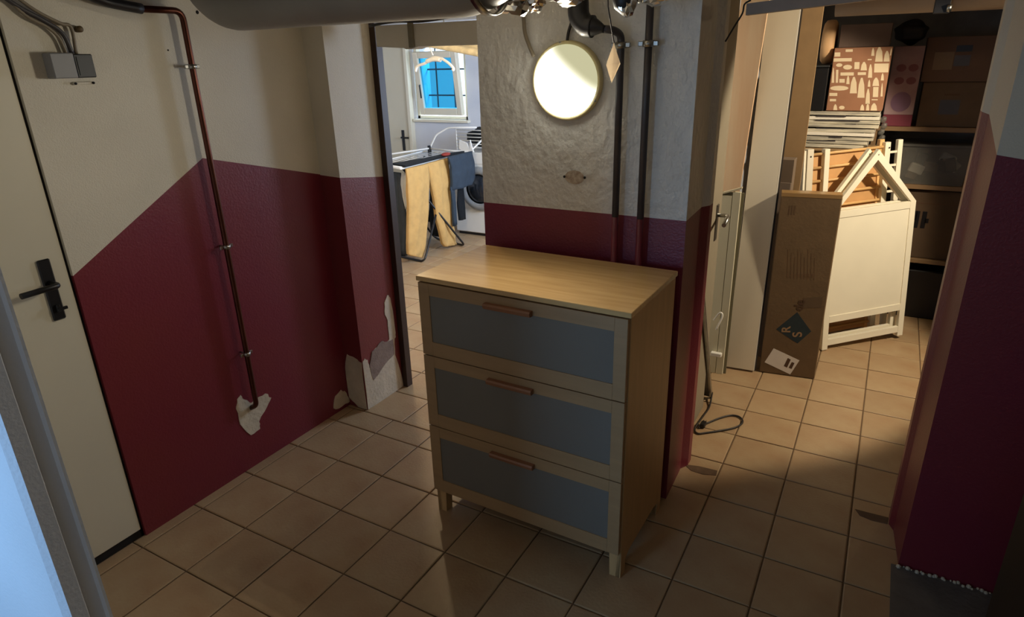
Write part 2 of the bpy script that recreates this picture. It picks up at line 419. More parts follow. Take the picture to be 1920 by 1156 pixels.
patch('plaster_patch', rough([(2.30, .24), (2.33, .31), (2.41, .338), (2.449, .32), (2.50, .315), (2.50, .225), (2.42, .20), (2.35, .16), (2.315, .15)], .004), 'x', -2.2015, putty, pier, lab='brown-grey filler above the bare plaster')
patch('plaster_patch', rough([(-2.325, .23), (-2.30, .31), (-2.251, .30), (-2.205, .28), (-2.205, .004), (-2.266, .004), (-2.325, .05)], .004), 'y', 2.2505, plaster, pier, t=-.004)
pil = bpy.data.objects['wall_pillar']
bm = nbm(); prism(bm, [(-1.045 + .036 * cos(a) * 1.1 + .036, 1.312 + .026 * sin(a)) for a in [2 * pi * k / 18 for k in range(18)]], 'y', 2.2515, 2.2535)
obj('stain', bm, grime, pil)['label'] = 'brown rounded stain with two screw holes'
for px, py in ((1058, 331), (1096, 333)):
    p = at(px, py, y=2.25); bm = nbm(); lathe(bm, [(0, 0), (.005, 0), (.005, .004), (0, .004)], (p.x, 2.254, p.z), (0, -1, 0), 10); obj('screw_hole', bm, screwm, pil)
for px, py in ((370, 23), (315, 94)):
    p = at(px, py, x=-2.33); bm = nbm(); lathe(bm, [(0, 0), (.007 if px == 370 else .003, 0), (.006 if px == 370 else .003, .002), (0, .002)], (-2.3305, p.y, p.z), (1, 0, 0), 10); obj('drill_hole', bm, screwm, wl)
# paint chips at the foot of the right wall
bm = nbm()
for k in range(26):
    x = .27 + k * .013 + random.uniform(-.005, .005); r = random.uniform(.003, .009)
    bmesh.ops.create_icosphere(bm, subdivisions=1, radius=r, matrix=Matrix.Translation((x, 2.262 - random.uniform(0, .012), .004 + r * .5)))
o = obj('paint_chips', bm, plaster); tag(o, 'white paint and plaster crumbs along the foot of the dark red wall at right', 'debris', kind='stuff')

# ------------------------------------------------------------ doors
d = nbm(); box(d, (-2.375, .40, .035), (-2.336, 1.070, 1.96), .003); dr = struct('door_1', d, doorm)
dr['label'] = 'plain cream lacquered door at far left'
bm = nbm(); box(bm, (-2.39, 1.0705, 0), (-2.345, 1.08, 1.98)); obj('frame_gap', bm, screwm, dr)
B('gap_shade', (-2.40, .40, 0), (-2.345, 1.08, .033), screwm, dr)  # black block stands in for the shade in the gap under the door
bm = nbm(); box(bm, (-2.336, .985, .955), (-2.328, 1.025, 1.165), .004); pl = obj('door_plate', bm, blackpl, dr); pl['label'] = 'black plastic door plate'
bm = nbm(); tube(bm, bend([(-2.33, 1.005, 1.105 - .02), (-2.275, 1.005, 1.085), (-2.268, .89, 1.085)], .015), .0095, 12); obj('door_handle', bm, blackpl, dr)
bm = nbm(); box(bm, (-2.328, .999, .985), (-2.318, 1.011, 1.01), .002); box(bm, (-2.32, 1.0, .99), (-2.312, 1.03, 1.0), .001); obj('key', bm, blackpl, dr)
# laundry door at the far left of the back wall
d = nbm(); box(d, (-5.24, LY - .05, .02), (-4.80, LY - .012, 2.0), .004); d2 = struct('door_2', d, doorm); d2['label'] = 'cream door in the laundry room behind the drying rack'
p = at(757, 262, y=LY - .05); bm = nbm(); box(bm, (p.x - .02, LY - .06, p.z - .12), (p.x + .02, LY - .05, p.z + .11), .004); obj('door_plate', bm, blackpl, d2)
bm = nbm(); tube(bm, bend([(p.x, LY - .06, p.z + .03), (p.x, LY - .10, p.z + .03), (p.x + .11, LY - .10, p.z + .03)], .015), .01); obj('door_handle', bm, blackpl, d2)
bm = nbm(); box(bm, (-4.80, LY - .07, 0), (-4.76, LY, 2.04), .003); struct('trim_4', bm, whitepaint)['label'] = 'white door frame of the laundry door'
# open leaf of the storage door, seen nearly edge-on
d = nbm(); box(d, (-.665, 2.60, .012), (-.626, 3.06, 1.97), .003); d3 = struct('door_3', d, mat('door_edge_beige', (146, 136, 116), .5, .06, 4)); d3['label'] = 'beige door leaf standing open into the storage room'
bm = nbm(); box(bm, (-.626, 2.955, .93), (-.622, 2.995, 1.10), .002); obj('door_plate', bm, steel, d3)
bm = nbm(); tube(bm, bend([(-.624, 2.975, 1.05), (-.575, 2.975, 1.05), (-.570, 2.87, 1.03)], .018), .0095, 12); obj('door_handle', bm, steel, d3)
# dark door leaf edge at the right border
d = nbm(); prism(d, [(.412, 1.70), (.455, 1.70), (.60, .75), (.557, .75)], 'z', .01, .80); d4 = struct('door_4', d, mat('near_black_wood', (20, 17, 17), .6)); d4['label'] = 'near-black low door leaf at the right border'

# ------------------------------------------------------------ laundry window
bm = nbm(); f = .05
for a, b in (((wx0, wz0), (wx0 + .035, wz1)), ((wx1 - .035, wz0), (wx1, wz1)), ((wx0, wz0), (wx1, wz0 + .035)), ((wx0, wz1 - .035), (wx1, wz1))):
    box(bm, (a[0], LY + .02, a[1]), (b[0], LY + .09, b[1]), .003)
win = struct('window_1', bm, whitepaint); win['label'] = 'white basement window tilted open in the laundry room'
sx0, sx1 = -4.64, -4.075; hgt = .66
tm = Matrix.Translation((0, LY - .01, wz0 + .05)) @ Matrix.Rotation(radians(7), 4, 'X')
bm = nbm()
for a, b in (((sx0, 0), (sx0 + .065, hgt)), ((sx1 - .065, 0), (sx1, hgt)), ((sx0 + .065, 0), (sx1 - .065, .075)), ((sx0 + .065, hgt - .065), (sx1 - .065, hgt))):
    box(bm, (a[0], -.03, a[1]), (b[0], .03, b[1]), .006, mtx=tm)
sash = obj('sash', bm, whitepaint, win)
bm = nbm(); box(bm, (sx0 + .06, -.004, .07), (sx1 - .06, .004, hgt - .06), mtx=tm); obj('pane', bm, winglass, win)
bm = nbm(); tube(bm, [tm @ Vector(q) for q in bend([(sx0 + .05, -.03, .32), (sx0 + .075, -.07, .32), (sx0 + .075, -.07, .19)], .02)], .008); obj('window_handle', bm, darkgrey, win)
bm = nbm(); box(bm, (wx0 - .03, LY - .05, wz0 - .03), (wx1 + .03, LY + .1, wz0), .005); obj('sill', bm, whitepaint, win)
gr = thing('window_grille', 'dark steel security grille behind the blue window glass', 'grille', (-4.35, LY + .26, wz0))
for x in (-4.60, -4.36, -4.14): T('bar', [(x, LY + .26, wz0), (x, LY + .26, wz1)], .009, darkgrey, gr, 8)
for z in (1.36, 1.64): T('crossbar', [(wx0, LY + .26, z), (wx1, LY + .26, z)], .009, darkgrey, gr, 8)

# ------------------------------------------------------------ wall lamp
lt = thing('wall_lamp', 'round glowing opal wall lamp on the grey pillar', 'lamp', LC)
bm = nbm(); lathe(bm, [(0, 0), (.134, 0), (.136, .008), (.134, .026), (.124, .03), (.122, .02), (0, .02)], LC, (0, -1, 0), 48); obj('lamp_base', bm, mat('cream_lamp_base', (214, 200, 150), .5), lt)
bm = nbm(); lathe(bm, [(.123, .022), (.122, .034), (.112, .052), (.092, .067), (.06, .079), (.03, .084), (0, .085)], (0, 0, 0), (0, -1, 0), 48)
dm = obj('lamp_dome', bm, glowm); dm.parent = lt
for a in (100, 215, 330):
    bm = nbm(); a = radians(a); c = LC + Vector((.128 * cos(a), -.02, .128 * sin(a)))
    box(bm, c - Vector((.006, .008, .006)), c + Vector((.006, .008, .006)), .002); obj('clip', bm, steel, lt)
lt.matrix_basis = Matrix.Translation(LC)

# ------------------------------------------------------------ chest of drawers
DM = Matrix.Translation((-1.3889, 1.755, 0)) @ Matrix.Rotation(-.0191, 4, 'Z')
W, D, H = .8, .438, 1.022
ch = thing('chest_of_drawers', 'birch-veneer chest of three drawers with frosted glass fronts before the pillar', 'chest of drawers', DM.translation)
def C(name, a, b, m, bev=0, parent=None):
    bm = nbm(); box(bm, a, b, bev, mtx=DM); return obj(name, bm, m, parent or ch)
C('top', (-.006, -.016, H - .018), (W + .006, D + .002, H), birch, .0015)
for x, nm in ((0, 'side_panel'), (W - .018, 'side_panel')):
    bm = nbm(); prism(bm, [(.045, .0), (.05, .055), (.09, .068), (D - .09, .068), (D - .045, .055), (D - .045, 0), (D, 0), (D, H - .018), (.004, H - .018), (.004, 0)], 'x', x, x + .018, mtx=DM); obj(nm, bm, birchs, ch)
C('back_panel', (.018, D - .012, .06), (W - .018, D - .004, H - .02), birchv)
C('bottom_panel', (.018, .03, .095), (W - .018, D - .012, .112), birchs)
for x in (0, W - .045):
    for y in (.004, D - .045):
        bm = nbm(); prism(bm, [(x, 0), (x + .045, 0), (x + .045, .10), (x, .10)] if False else [(x + .004, 0), (x + .041, 0), (x + .045, .112), (x, .112)], 'y', y, y + .04, mtx=DM); obj('leg', bm, birchs, ch)
for k, (z0, z1) in enumerate(((.115, .413), (.417, .715), (.719, 1.0))):
    t = .02; gz0, gz1 = z0 + .055, z1 - .045; gx0, gx1 = .05, W - .046
    bm = nbm(); box(bm, (.003, -.018, z0), (gx0, .0, z1), .001, mtx=DM); box(bm, (gx1, -.018, z0), (W - .003, .0, z1), .001, mtx=DM)
    box(bm, (gx0, -.018, z0), (gx1, 0, gz0), mtx=DM); box(bm, (gx0, -.018, gz1), (gx1, 0, z1), mtx=DM)
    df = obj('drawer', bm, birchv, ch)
    bm = nbm(); cr = .012; pts = []
    for cx, cz, a0 in ((gx0 + cr - .002, gz0 + cr - .002, 180), (gx1 - cr + .002, gz0 + cr - .002, 270), (gx1 - cr + .002, gz1 - cr + .002, 0), (gx0 + cr - .002, gz1 - cr + .002, 90)):
        pts += [(cx + cr * cos(radians(a0 + s * 30)), cz + cr * sin(radians(a0 + s * 30))) for s in range(4)]
    prism(bm, pts, 'y', -.0145, -.004, mtx=DM); gl = obj('glass_panel', bm, frost, df); gl['label'] = 'grey frosted glass panel'
    bm = nbm(); zt = z1 - .028
    prism(bm, [(-.018, zt), (-.018, zt - .02), (-.036, zt - .018), (-.04, zt - .006), (-.036, zt)], 'x', .29, .47, mtx=DM); obj('handle', bm, mat('handle_wood', (146, 100, 72), .45, .1, 14), df)

# ------------------------------------------------------------ copper pipe and junction box on the left wall
cp = thing('copper_pipe', 'copper pipe running down the left wall into a plaster patch', 'pipe', (-2.29, 1.66, .29))
path = bend([(-2.29, 1.46, 1.925), (-2.29, 1.652, 1.925), (-2.29, 1.652, .31), (-2.335, 1.652, .285)], .035, 6)
T('tube', path, .0115, copper, cp, 14)
T('insulated_end', smooth_path([(-2.31, 1.10, 2.10), (-2.30, 1.28, 1.99), (-2.29, 1.37, 1.945), (-2.29, 1.50, 1.925)]), .017, blackpipe, cp, 12)['label'] = 'dark grey insulated end'
for z in (1.737, 1.047, .565):
    bm = nbm(); lathe(bm, [(.0125, -.008), (.0165, -.008), (.0165, .008), (.0125, .008)], (-2.29, 1.652, z), (0, 0, 1), 16)
    box(bm, (-2.297, 1.668, z - .007), (-2.288, 1.683, z + .007), .002); box(bm, (-2.297, 1.621, z - .007), (-2.288, 1.636, z + .007), .002); tube(bm, [(-2.305, 1.652, z), (-2.335, 1.652, z)], .004, 8)
    obj('clamp', bm, steel, cp)
jb = thing('junction_box', 'grey electrical junction box high on the left wall beside the door', 'junction box', (-2.33, 1.23, 1.71))
bm = nbm(); box(bm, (-2.33, 1.165, 1.712), (-2.285, 1.236, 1.787), .003); obj('housing', bm, greybox, jb)
bm = nbm(); box(bm, (-2.33, 1.237, 1.712), (-2.29, 1.297, 1.783), .003); box(bm, (-2.293, 1.245, 1.72), (-2.288, 1.289, 1.775)); obj('cover', bm, darkgrey, jb)['label'] = 'dark grey cover half'
bm = nbm(); box(bm, (-2.33, 1.235, 1.690), (-2.322, 1.30, 1.700), .002); obj('bracket', bm, cream, jb)
for y in (1.24, 1.297):
    bm = nbm(); lathe(bm, [(0, 0), (.004, 0), (.004, .004), (0, .004)], (-2.322, y, 1.695), (1, 0, 0), 8); obj('screw', bm, screwm, jb)
for nm, pts, r, m, lab in (('cable', [(1.09, 1.96), (1.141, 1.894), (1.193, 1.863), (1.222, 1.83), (1.232, 1.785)], .005, cablem, 'brown-grey cable entering the junction box, lowest of three'),
                      ('cable', [(1.06, 1.97), (1.13, 1.915), (1.19, 1.880), (1.235, 1.845), (1.25, 1.785)], .007, greypipe, 'thick grey cable entering the junction box, between two thinner ones'),
                      ('cable', [(1.10, 1.97), (1.17, 1.91), (1.235, 1.874), (1.266, 1.862), (1.262, 1.784)], .0055, cablem, 'brown cable looping over a clip into the junction box, topmost of three')):
    tag(T(nm, smooth_path([(-2.315, y, z) for y, z in pts]), r, m), lab, 'cable')
bm = nbm(); lathe(bm, [(0, 0), (.010, 0), (.010, .018), (0, .022)], (-2.33, 1.292, 1.858), (1, 0, 0), 12); tag(obj('cable_clip', bm, mat('brown_clip', (96, 78, 50), .6)), 'small brown round cable clip above the junction box', 'clip')

# ------------------------------------------------------------ ceiling pipes, duct, foil
dc = thing('ventilation_duct', 'thick grey round duct under the ceiling along the top of the picture', 'duct', (-1.5, 1.65, 1.845))
T('duct_tube', bend([(-2.16, 1.655, 2.11), (-2.06, 1.655, 1.95), (-1.55, 1.652, 1.949), (-1.02, 1.65, 1.947), (-.88, 1.65, 2.06)], .12, 8), .103, duct, dc, 28)
bm = nbm(); lathe(bm, [(.104, -.012), (.107, -.012), (.107, .012), (.104, .012)], (-1.0, 1.65, 1.951), (1, 0, .1), 28); obj('duct_band', bm, steel, dc)
bp = T('black_insulated_pipe', smooth_path([(-2.32, 1.28, 2.06), (-2.1, 1.33, 2.02), (-1.85, 1.36, 1.985), (-1.6, 1.38, 1.99), (-1.35, 1.40, 2.03)]), .042, blackpipe); tag(bp, 'black insulated pipe above the copper pipe at the top border', 'pipe')
bp = T('black_insulated_pipe', smooth_path([(-2.32, 1.45, 2.03), (-2.0, 1.46, 2.0), (-1.6, 1.47, 2.02)]), .03, blackpipe); tag(bp, 'thinner black pipe at the top border behind the thick duct end', 'pipe')
def foilblob(name, c, r, label, seed, sx=1, sy=1, sz=1):
    bm = nbm(); bmesh.ops.create_icosphere(bm, subdivisions=3, radius=1); rnd = random.Random(seed)
    dirs = [Vector((rnd.gauss(0, 1), rnd.gauss(0, 1), rnd.gauss(0, 1))).normalized() for _ in range(46)]
    for v in bm.verts:
        n = v.co.normalized(); k = 1 - .30 * max(0, max((n.dot(q) for q in dirs[:23])) - .80) * 4 + .22 * max(0, max(n.dot(q) for q in dirs[23:]) - .9) * 8
        k *= 1 + rnd.uniform(-.13, .13)
        v.co = Vector((n.x * sx, n.y * sy, n.z * sz)) * r * k + Vector(c)
    return tag(obj(name, bm, foil), label, 'foil')
p = at(960, -2, y=1.80); foilblob('crumpled_foil', p, .055, 'crumpled aluminium foil at the right end of the grey duct', 3, 1.3, 1, .8)
p = at(1000, 2, y=1.84); foilblob('crumpled_foil', p, .04, 'small foil bunch just above and left of the round lamp', 9, .9, 1, .8)
p = at(1065, -12, y=1.95); foilblob('crumpled_foil', p, .05, 'foil wrap on the pipe straight above the round lamp', 5, 1.4, 1, .7)
p = at(1178, -6, y=1.95); foilblob('crumpled_foil', p, .042, 'hanging foil wrap between the black trap and the right pipe', 11, .8, .8, 1.3)
p = at(1225, -8, y=2.02); foilblob('crumpled_foil', p, .05, 'foil wrapped over the top of the right thin pipe', 21, 1.3, 1, .55)
p = at(1185, 20, y=1.95); bm = nbm(); tube(bm, [at(1168, -20, y=1.95), at(1172, 8, y=1.95), at(1180, 28, y=1.95)], .01, 12, rs=[.035, .033, .014]); tag(obj('black_pipe_stub', bm, blackpipe), 'short black conical pipe stub hanging beside the foil', 'pipe')
def ppath(pts, y, n=5): return smooth_path([at(a, b, y=y) for a, b in pts], n)
tr = thing('drain_trap', 'black drain pipe bend above the paper ornament feeding the left thin pipe', 'pipe', at(1100, 60, y=2.15))
T('trap_bend', ppath([(1083, -25), (1084, 5), (1086, 30), (1097, 47), (1112, 50)], 2.15), .035, blackpipe, tr, 18, rs=None)
T('reducer', ppath([(1106, 49), (1122, 52), (1134, 55)], 2.15, 3), .02, blackpipe, tr, 16, rs=[.034, .031, .026, .021, .017, .013, .0115])
px1 = at(1164, 90, y=2.215)
x1 = px1.x; x2 = at(1216, 82, y=2.215).x
T('supply_tube', bend([at(1128, 54, y=2.15), at(1150, 56, y=2.17), Vector((x1, 2.215, 1.80)), Vector((x1, 2.215, 1.186))], .03), .0125, greypipe, tr, 12)
T('supply_tube', [Vector((x1, 2.215, 1.186)), Vector((x1, 2.215, .02))], .0125, redpipe, tr, 12)['label'] = 'lower length painted red like the wall'
def clamp(parent, x, z, y=2.215):
    bm = nbm(); lathe(bm, [(.0135, -.010), (.019, -.010), (.019, .010), (.0135, .010)], (x, y, z), (0, 0, 1), 16)
    box(bm, (x + .017, y - .006, z - .008), (x + .034, y + .006, z + .008), .002); box(bm, (x - .034, y - .006, z - .008), (x - .017, y + .006, z + .008), .002); tube(bm, [(x, y + .015, z), (x, 2.256, z)], .005, 8)
    return obj('clamp', bm, steel, parent)
clamp(tr, x1, 1.768)
wp = thing('water_pipe', 'thin dark vertical pipe on the pillar, the right one of two', 'pipe', (x2, 2.215, 0))
T('tube', [(x2, 2.215, 2.0), (x2, 2.215, 1.187)], .0125, greypipe, wp, 12); T('tube', [(x2, 2.215, 1.187), (x2, 2.215, .02)], .0125, redpipe, wp, 12)['label'] = 'lower length painted red like the wall'
clamp(wp, x2, 1.770)
tag(T('cable', ppath([(975, -10), (981, 25), (984, 60), (992, 85), (1001, 106)], 2.235), .007, cablem, seg=10), 'grey cable hanging down at the upper left of the round lamp', 'cable')
tag(T('cable', ppath([(1076, 12), (1072, 40), (1066, 60), (1063, 80)], 2.238), .0055, darkcable, seg=10), 'dark cable running down into the top of the round lamp', 'cable')
# paper ornament on a string
og = thing('paper_ornament', 'folded cream paper diamond hanging on a string beside the lamp', 'ornament', at(1150, 152, y=2.02))
c = at(1150, 118, y=2.02); bm = nbm(); top = bm.verts.new(c + Vector((0, 0, .058))); bot = bm.verts.new(c - Vector((.004, 0, .058)))
ring = [bm.verts.new(c + Vector((.029 * cos(a) * (1 if k % 2 else .62), .029 * sin(a) * (1 if k % 2 else .62), random.uniform(-.008, .008)))) for k, a in enumerate([2 * pi * j / 8 + .3 for j in range(8)])]
for k in range(8): bm.faces.new((top, ring[k], ring[(k + 1) % 8])); bm.faces.new((bot, ring[(k + 1) % 8], ring[k]))
obj('paper', bm, origami, og)
T('string', [c + Vector((0, 0, .058)), c + Vector((-.022, 0, .16)), Vector((c.x - .03, c.y, CEIL))], .0022, darkcable, og, 6)
# things in the slot above the lintel
tag(T('cable', smooth_path([(-2.10, 2.44, 1.886), (-1.95, 2.43, 1.898), (-1.80, 2.43, 1.892), (-1.6, 2.43, 1.905), (-1.45, 2.43, 1.905)]), .006, darkcable), 'dark cable lying along the slot above the lintel board', 'cable')
p = at(770, 60, y=2.46); tag(B('conduit', (p.x - .014, 2.455, 1.79), (p.x + .012, 2.469, 1.96), mat('olive_conduit', (120, 112, 92), .6), bev=.002), 'short olive-grey conduit crossing the lintel board', 'conduit')
# bar and beige pipe over the storage opening
q0 = at(1400, 29, y=2.5); q1 = at(1560, 9.5, y=2.5); sl = (q1.z - q0.z) / (q1.x - q0.x); q2 = .55
bm = nbm(); prism(bm, [(q0.x, q0.z), (q2, q0.z + sl * (q2 - q0.x)), (q2, q0.z + sl * (q2 - q0.x) + .036), (q0.x, q0.z + .036)], 'y', 2.48, 2.52); tag(obj('ceiling_bar', bm, mat('dark_bronze_bar', (168, 142, 118), .5, .2, 12)), 'dark metal bar across the top of the storage opening', 'bar')
tag(T('cable', smooth_path([at(1408, 0, y=2.5), at(1396, 8, y=2.5), at(1392, 25, y=2.5), at(1378, 48, y=2.5), at(1360, 78, y=2.5)]), .003, darkcable), 'thin dark cable hanging at the left end of the ceiling bar', 'cable')
bp = thing('beige_pipe', 'thick beige pipe under the storage ceiling above the shelves', 'pipe', (.5, 4.25, 1.905))
T('pipe_tube', [(-.36, 4.25, 1.985), (1.7, 4.25, 1.98)], .082, mat('beige_pipe', (158, 134, 108), .5, .1, 6), bp, 28)
p = at(1768, 4, y=4.17); bm = nbm(); box(bm, (p.x - .035, 4.14, 1.89), (p.x + .035, 4.18, 1.96), .004); obj('bracket', bm, blackpl, bp)
bm = nbm(); lathe(bm, [(0, 0), (.012, 0), (.012, .03), (0, .03)], (p.x + .03, 4.14, 1.90), (0, -.3, .9), 12); obj('bolt', bm, steel, bp)

# ------------------------------------------------------------ storage: boards, boxes, house panels
def uvn(th, ph, ro=0):
    u = Vector((cos(th), sin(th), 0)); n = Vector((sin(th), -cos(th), 0)); v = Vector((0, 0, cos(ph))) - n * sin(ph)
    return u * cos(ro) + v * sin(ro), v * cos(ro) - u * sin(ro), n
def LM(o, th, ph, ro=0):
    u, v, n = uvn(th, ph, ro); return frame_m(Vector(o), u, v, -(u.cross(v)) if (u.cross(v)).dot(n) > 0 else u.cross(v))
# local frames: x = width, y = depth away from the viewer, z = height
bmx = LM((-.627, 3.596, .012), .065, .1)
bd = thing('white_board', 'tall glossy white laminate board leaning beside the cardboard box', 'board', bmx.translation)
bm = nbm(); sh = Matrix.Identity(4); sh[0][2] = .0
box(bm, (0, 0, .0), (.1535, .02, 2.05), .001, mtx=bmx); obj('panel', bm, whitelam, bd)
bm = nbm(); box(bm, (.1535, 0, 0), (.1575, .02, 2.05), mtx=bmx); obj('edge_strip', bm, edgem, bd)
bm = nbm(); box(bm, (.1580, .021, 0), (.166, .033, 2.0), mtx=bmx); tag(obj('dark_batten', bm, darkcable), 'thin dark batten behind the right edge of the tall white board', 'batten')
pm = Matrix.Translation((-.858, 3.70, .012)) @ Matrix.Rotation(radians(3), 4, 'Y')
B('panel', (0, 0, 0), (.135, .018, 2.04), pinkish, mtx=pm).name = 'birch_board'
tag(bpy.data.objects['birch_board'], 'pale birch plywood board leaning between the open door and the white board', 'board')
gb = thing('grooved_panel', 'narrow white grooved panel standing before the birch board', 'panel', (-.72, 3.5, 0))
bm = nbm(); gm = Matrix.Translation((-.725, 3.5, 0)) @ Matrix.Rotation(radians(3), 4, 'Z')
for a, b_ in ((0, .058), (.0605, .100)): box(bm, (a, 0, .0), (b_, .018, 1.035 + a * .35), .0015, mtx=gm)
obj('boards', bm, mat('pale_green_white', (220, 214, 186), .5), gb)
bm = nbm(); prism(bm, [(-.002, 1.038), (.102, 1.074), (.102, 1.082), (-.002, 1.046)], 'y', -.004, .03, mtx=gm); obj('top_cap', bm, mat('pale_cap', (210, 200, 170), .5), gb)
bm = nbm(); box(bm, (.0, .018, 0), (.115, .028, 1.05), mtx=gm); obj('backing', bm, mat('grey_green_back', (120, 116, 96), .6), gb)
p = at(1338, 600, y=3.47); (T('hook', smooth_path([p, p + Vector((.03, 0, .05)), p + Vector((.045, 0, .03)), p + Vector((.02, -.01, -.05))]), .005, whitemet, gb))
p = at(1342, 665, y=3.475); B('clip', (p.x - .03, p.y, p.z - .012), (p.x + .03, 3.502, p.z + .01), whitemet, gb, .003)
mm = Matrix.Translation((-.65, 4.0, 0)); tag(B('fibreboard', (0, 0, .003), (.252, .02, 2.08), mdf, mtx=mm), 'tall brown fibreboard standing behind the white board', 'board')
# grey flat box behind the cardboard box
gx = thing('grey_carton', 'tall grey-brown carton behind the cardboard box', 'box', (-.5, 3.86, 0))
bm = nbm(); box(bm, (-.60, 3.85, 0), (-.425, 3.95, 1.185), .002); obj('carton_body', bm, mat('greybrown_card', (116, 100, 84), .85, .1, 8), gx)
bm = nbm(); box(bm, (-.60, 3.842, .0), (-.428, 3.85, 1.06), .001); obj('flap', bm, mat('greybrown_card2', (128, 112, 98), .85, .1, 8), gx)
# the cardboard box
XM = LM((-.443, 3.63, .003), .135, .037)
cb = thing('cardboard_box', 'tall upright cardboard box with a dark diamond logo and shipping label', 'box', XM.translation)
bm = nbm(); box(bm, (0, 0, 0), (.292, .115, 1.036), .004, mtx=XM); obj('carton', bm, card, cb)
bm = nbm(); box(bm, (.0, -.001, 1.016), (.292, .06, 1.0375), .001, mtx=XM); box(bm, (.0, .02, 1.036), (.293, .09, 1.038), mtx=XM); obj('tape_strip', bm, tape, cb)['label'] = 'shiny brown tape along the top'
bm = nbm(); box(bm, (.2915, .006, .02), (.2935, .03, 1.02), mtx=XM); obj('corner_edge', bm, mat('lit_card_edge', (196, 170, 130), .8), cb)  # pale strip paints the lamplight on the box's right edge
XI = XM.inverted()
def xl(px, py):
    n = XM.to_3x3() @ Vector((0, 1, 0)); d_ = CF + CR * ((px - 960) / FPX) - CU * ((py - 578) / FPX)
    t = (XM.translation - CAM).dot(n) / d_.dot(n); q = XI @ (CAM + d_ * t); return q.x, q.z
def flat(name, pts, m, parent, mtx, y0=-.0006, y1=.0, lab=None):
    bm = nbm(); prism(bm, pts, 'y', y0, y1, mtx=mtx); o = obj(name, bm, m, parent)
    if lab: o['label'] = lab
    return o
cz = lambda l: [xl(1420 + a / 3.989, 440 + b / 3.989) for a, b in l]
flat('logo_diamond', cz([(298, 578), (403, 722), (300, 812), (140, 705)]), ink, cb, XM, lab='dark diamond logo')
flat('shipping_label', cz([(122, 848), (315, 938), (246, 1043), (54, 952)]), paperw, cb, XM, lab='white shipping label')
flat('barcode', cz([(228, 920), (250, 932), (222, 992), (198, 980)]), inkb, cb, XM, -.0011, -.0006)
flat('barcode', cz([(258, 950), (278, 958), (256, 1002), (234, 992)]), inkb, cb, XM, -.0011, -.0006)
bm = nbm()
for k in range(9):
    a, b = cz([(228 + k * 25, 105 + (k % 3) * 30), (222 + k * 25, 322 + k * 2)])
    prism(bm, [(a[0], a[1]), (a[0] + .0028, a[1]), (b[0] + .0028, b[1]), (b[0], b[1])], 'y', -.0005, 0, mtx=XM)
for k in range(8):
    a, = cz([(222 + k * 27, 290)]); prism(bm, [(a[0], a[1]), (a[0] + .009, a[1]), (a[0] + .009, a[1] - .02), (a[0], a[1] - .02)], 'y', -.0006, 0, mtx=XM)
o = obj('printed_lines', bm, mat('faint_print', (104, 80, 56), .9), cb); o['label'] = 'block of faint rotated printed lines'
bm = nbm()
for k in range(3):
    a = xl(1480 + k * 5, 385); prism(bm, [(a[0], a[1]), (a[0] + .006, a[1]), (a[0] + .006, a[1] - .05), (a[0], a[1] - .05)], 'y', -.0005, 0, mtx=XM)
obj('printed_lines', bm, mat('faint_print2', (92, 70, 50), .9), cb)
flat('tape_patch', cz([(345, 470), (490, 462), (478, 545), (340, 545)]), mat('tape_patch', (96, 78, 58), .5), cb, XM)
def text(name, s, size, m, parent, mtx, x, z, rot, y=-.001, ext=.0003, lab=None):
    cu = bpy.data.curves.new(name, 'FONT'); cu.body = s; cu.size = size; cu.extrude = ext; cu.align_x = 'CENTER'; cu.align_y = 'CENTER'; cu.offset = size * .02
    to = bpy.data.objects.new(name, cu); me = bpy.data.meshes.new_from_object(to); me.name = name
    bpy.data.objects.remove(to); me.transform(mtx @ Matrix.Translation((x, y, z)) @ Matrix.Rotation(radians(90), 4, 'X') @ Matrix.Rotation(radians(rot), 4, 'Z'))
    me.materials.clear(); me.materials.append(m); o = bpy.data.objects.new(name, me); COL.objects.link(o); o.parent = parent; o.matrix_parent_inverse = parent_inv(parent)
    if lab: o['label'] = lab
    return o
tx = mat('print_tan', (150, 120, 88), .8)
a, = cz([(218, 708)]); text('logo_letter', 'R', .064, tx, cb, XM, a[0], a[1], 96)
a, = cz([(302, 745)]); text('logo_letter', 'S', .068, tx, cb, XM, a[0], a[1], 100)
a, = cz([(318, 525)]); text('printed_word', 'de', .066, inkb, cb, XM, a[0], a[1], 84)

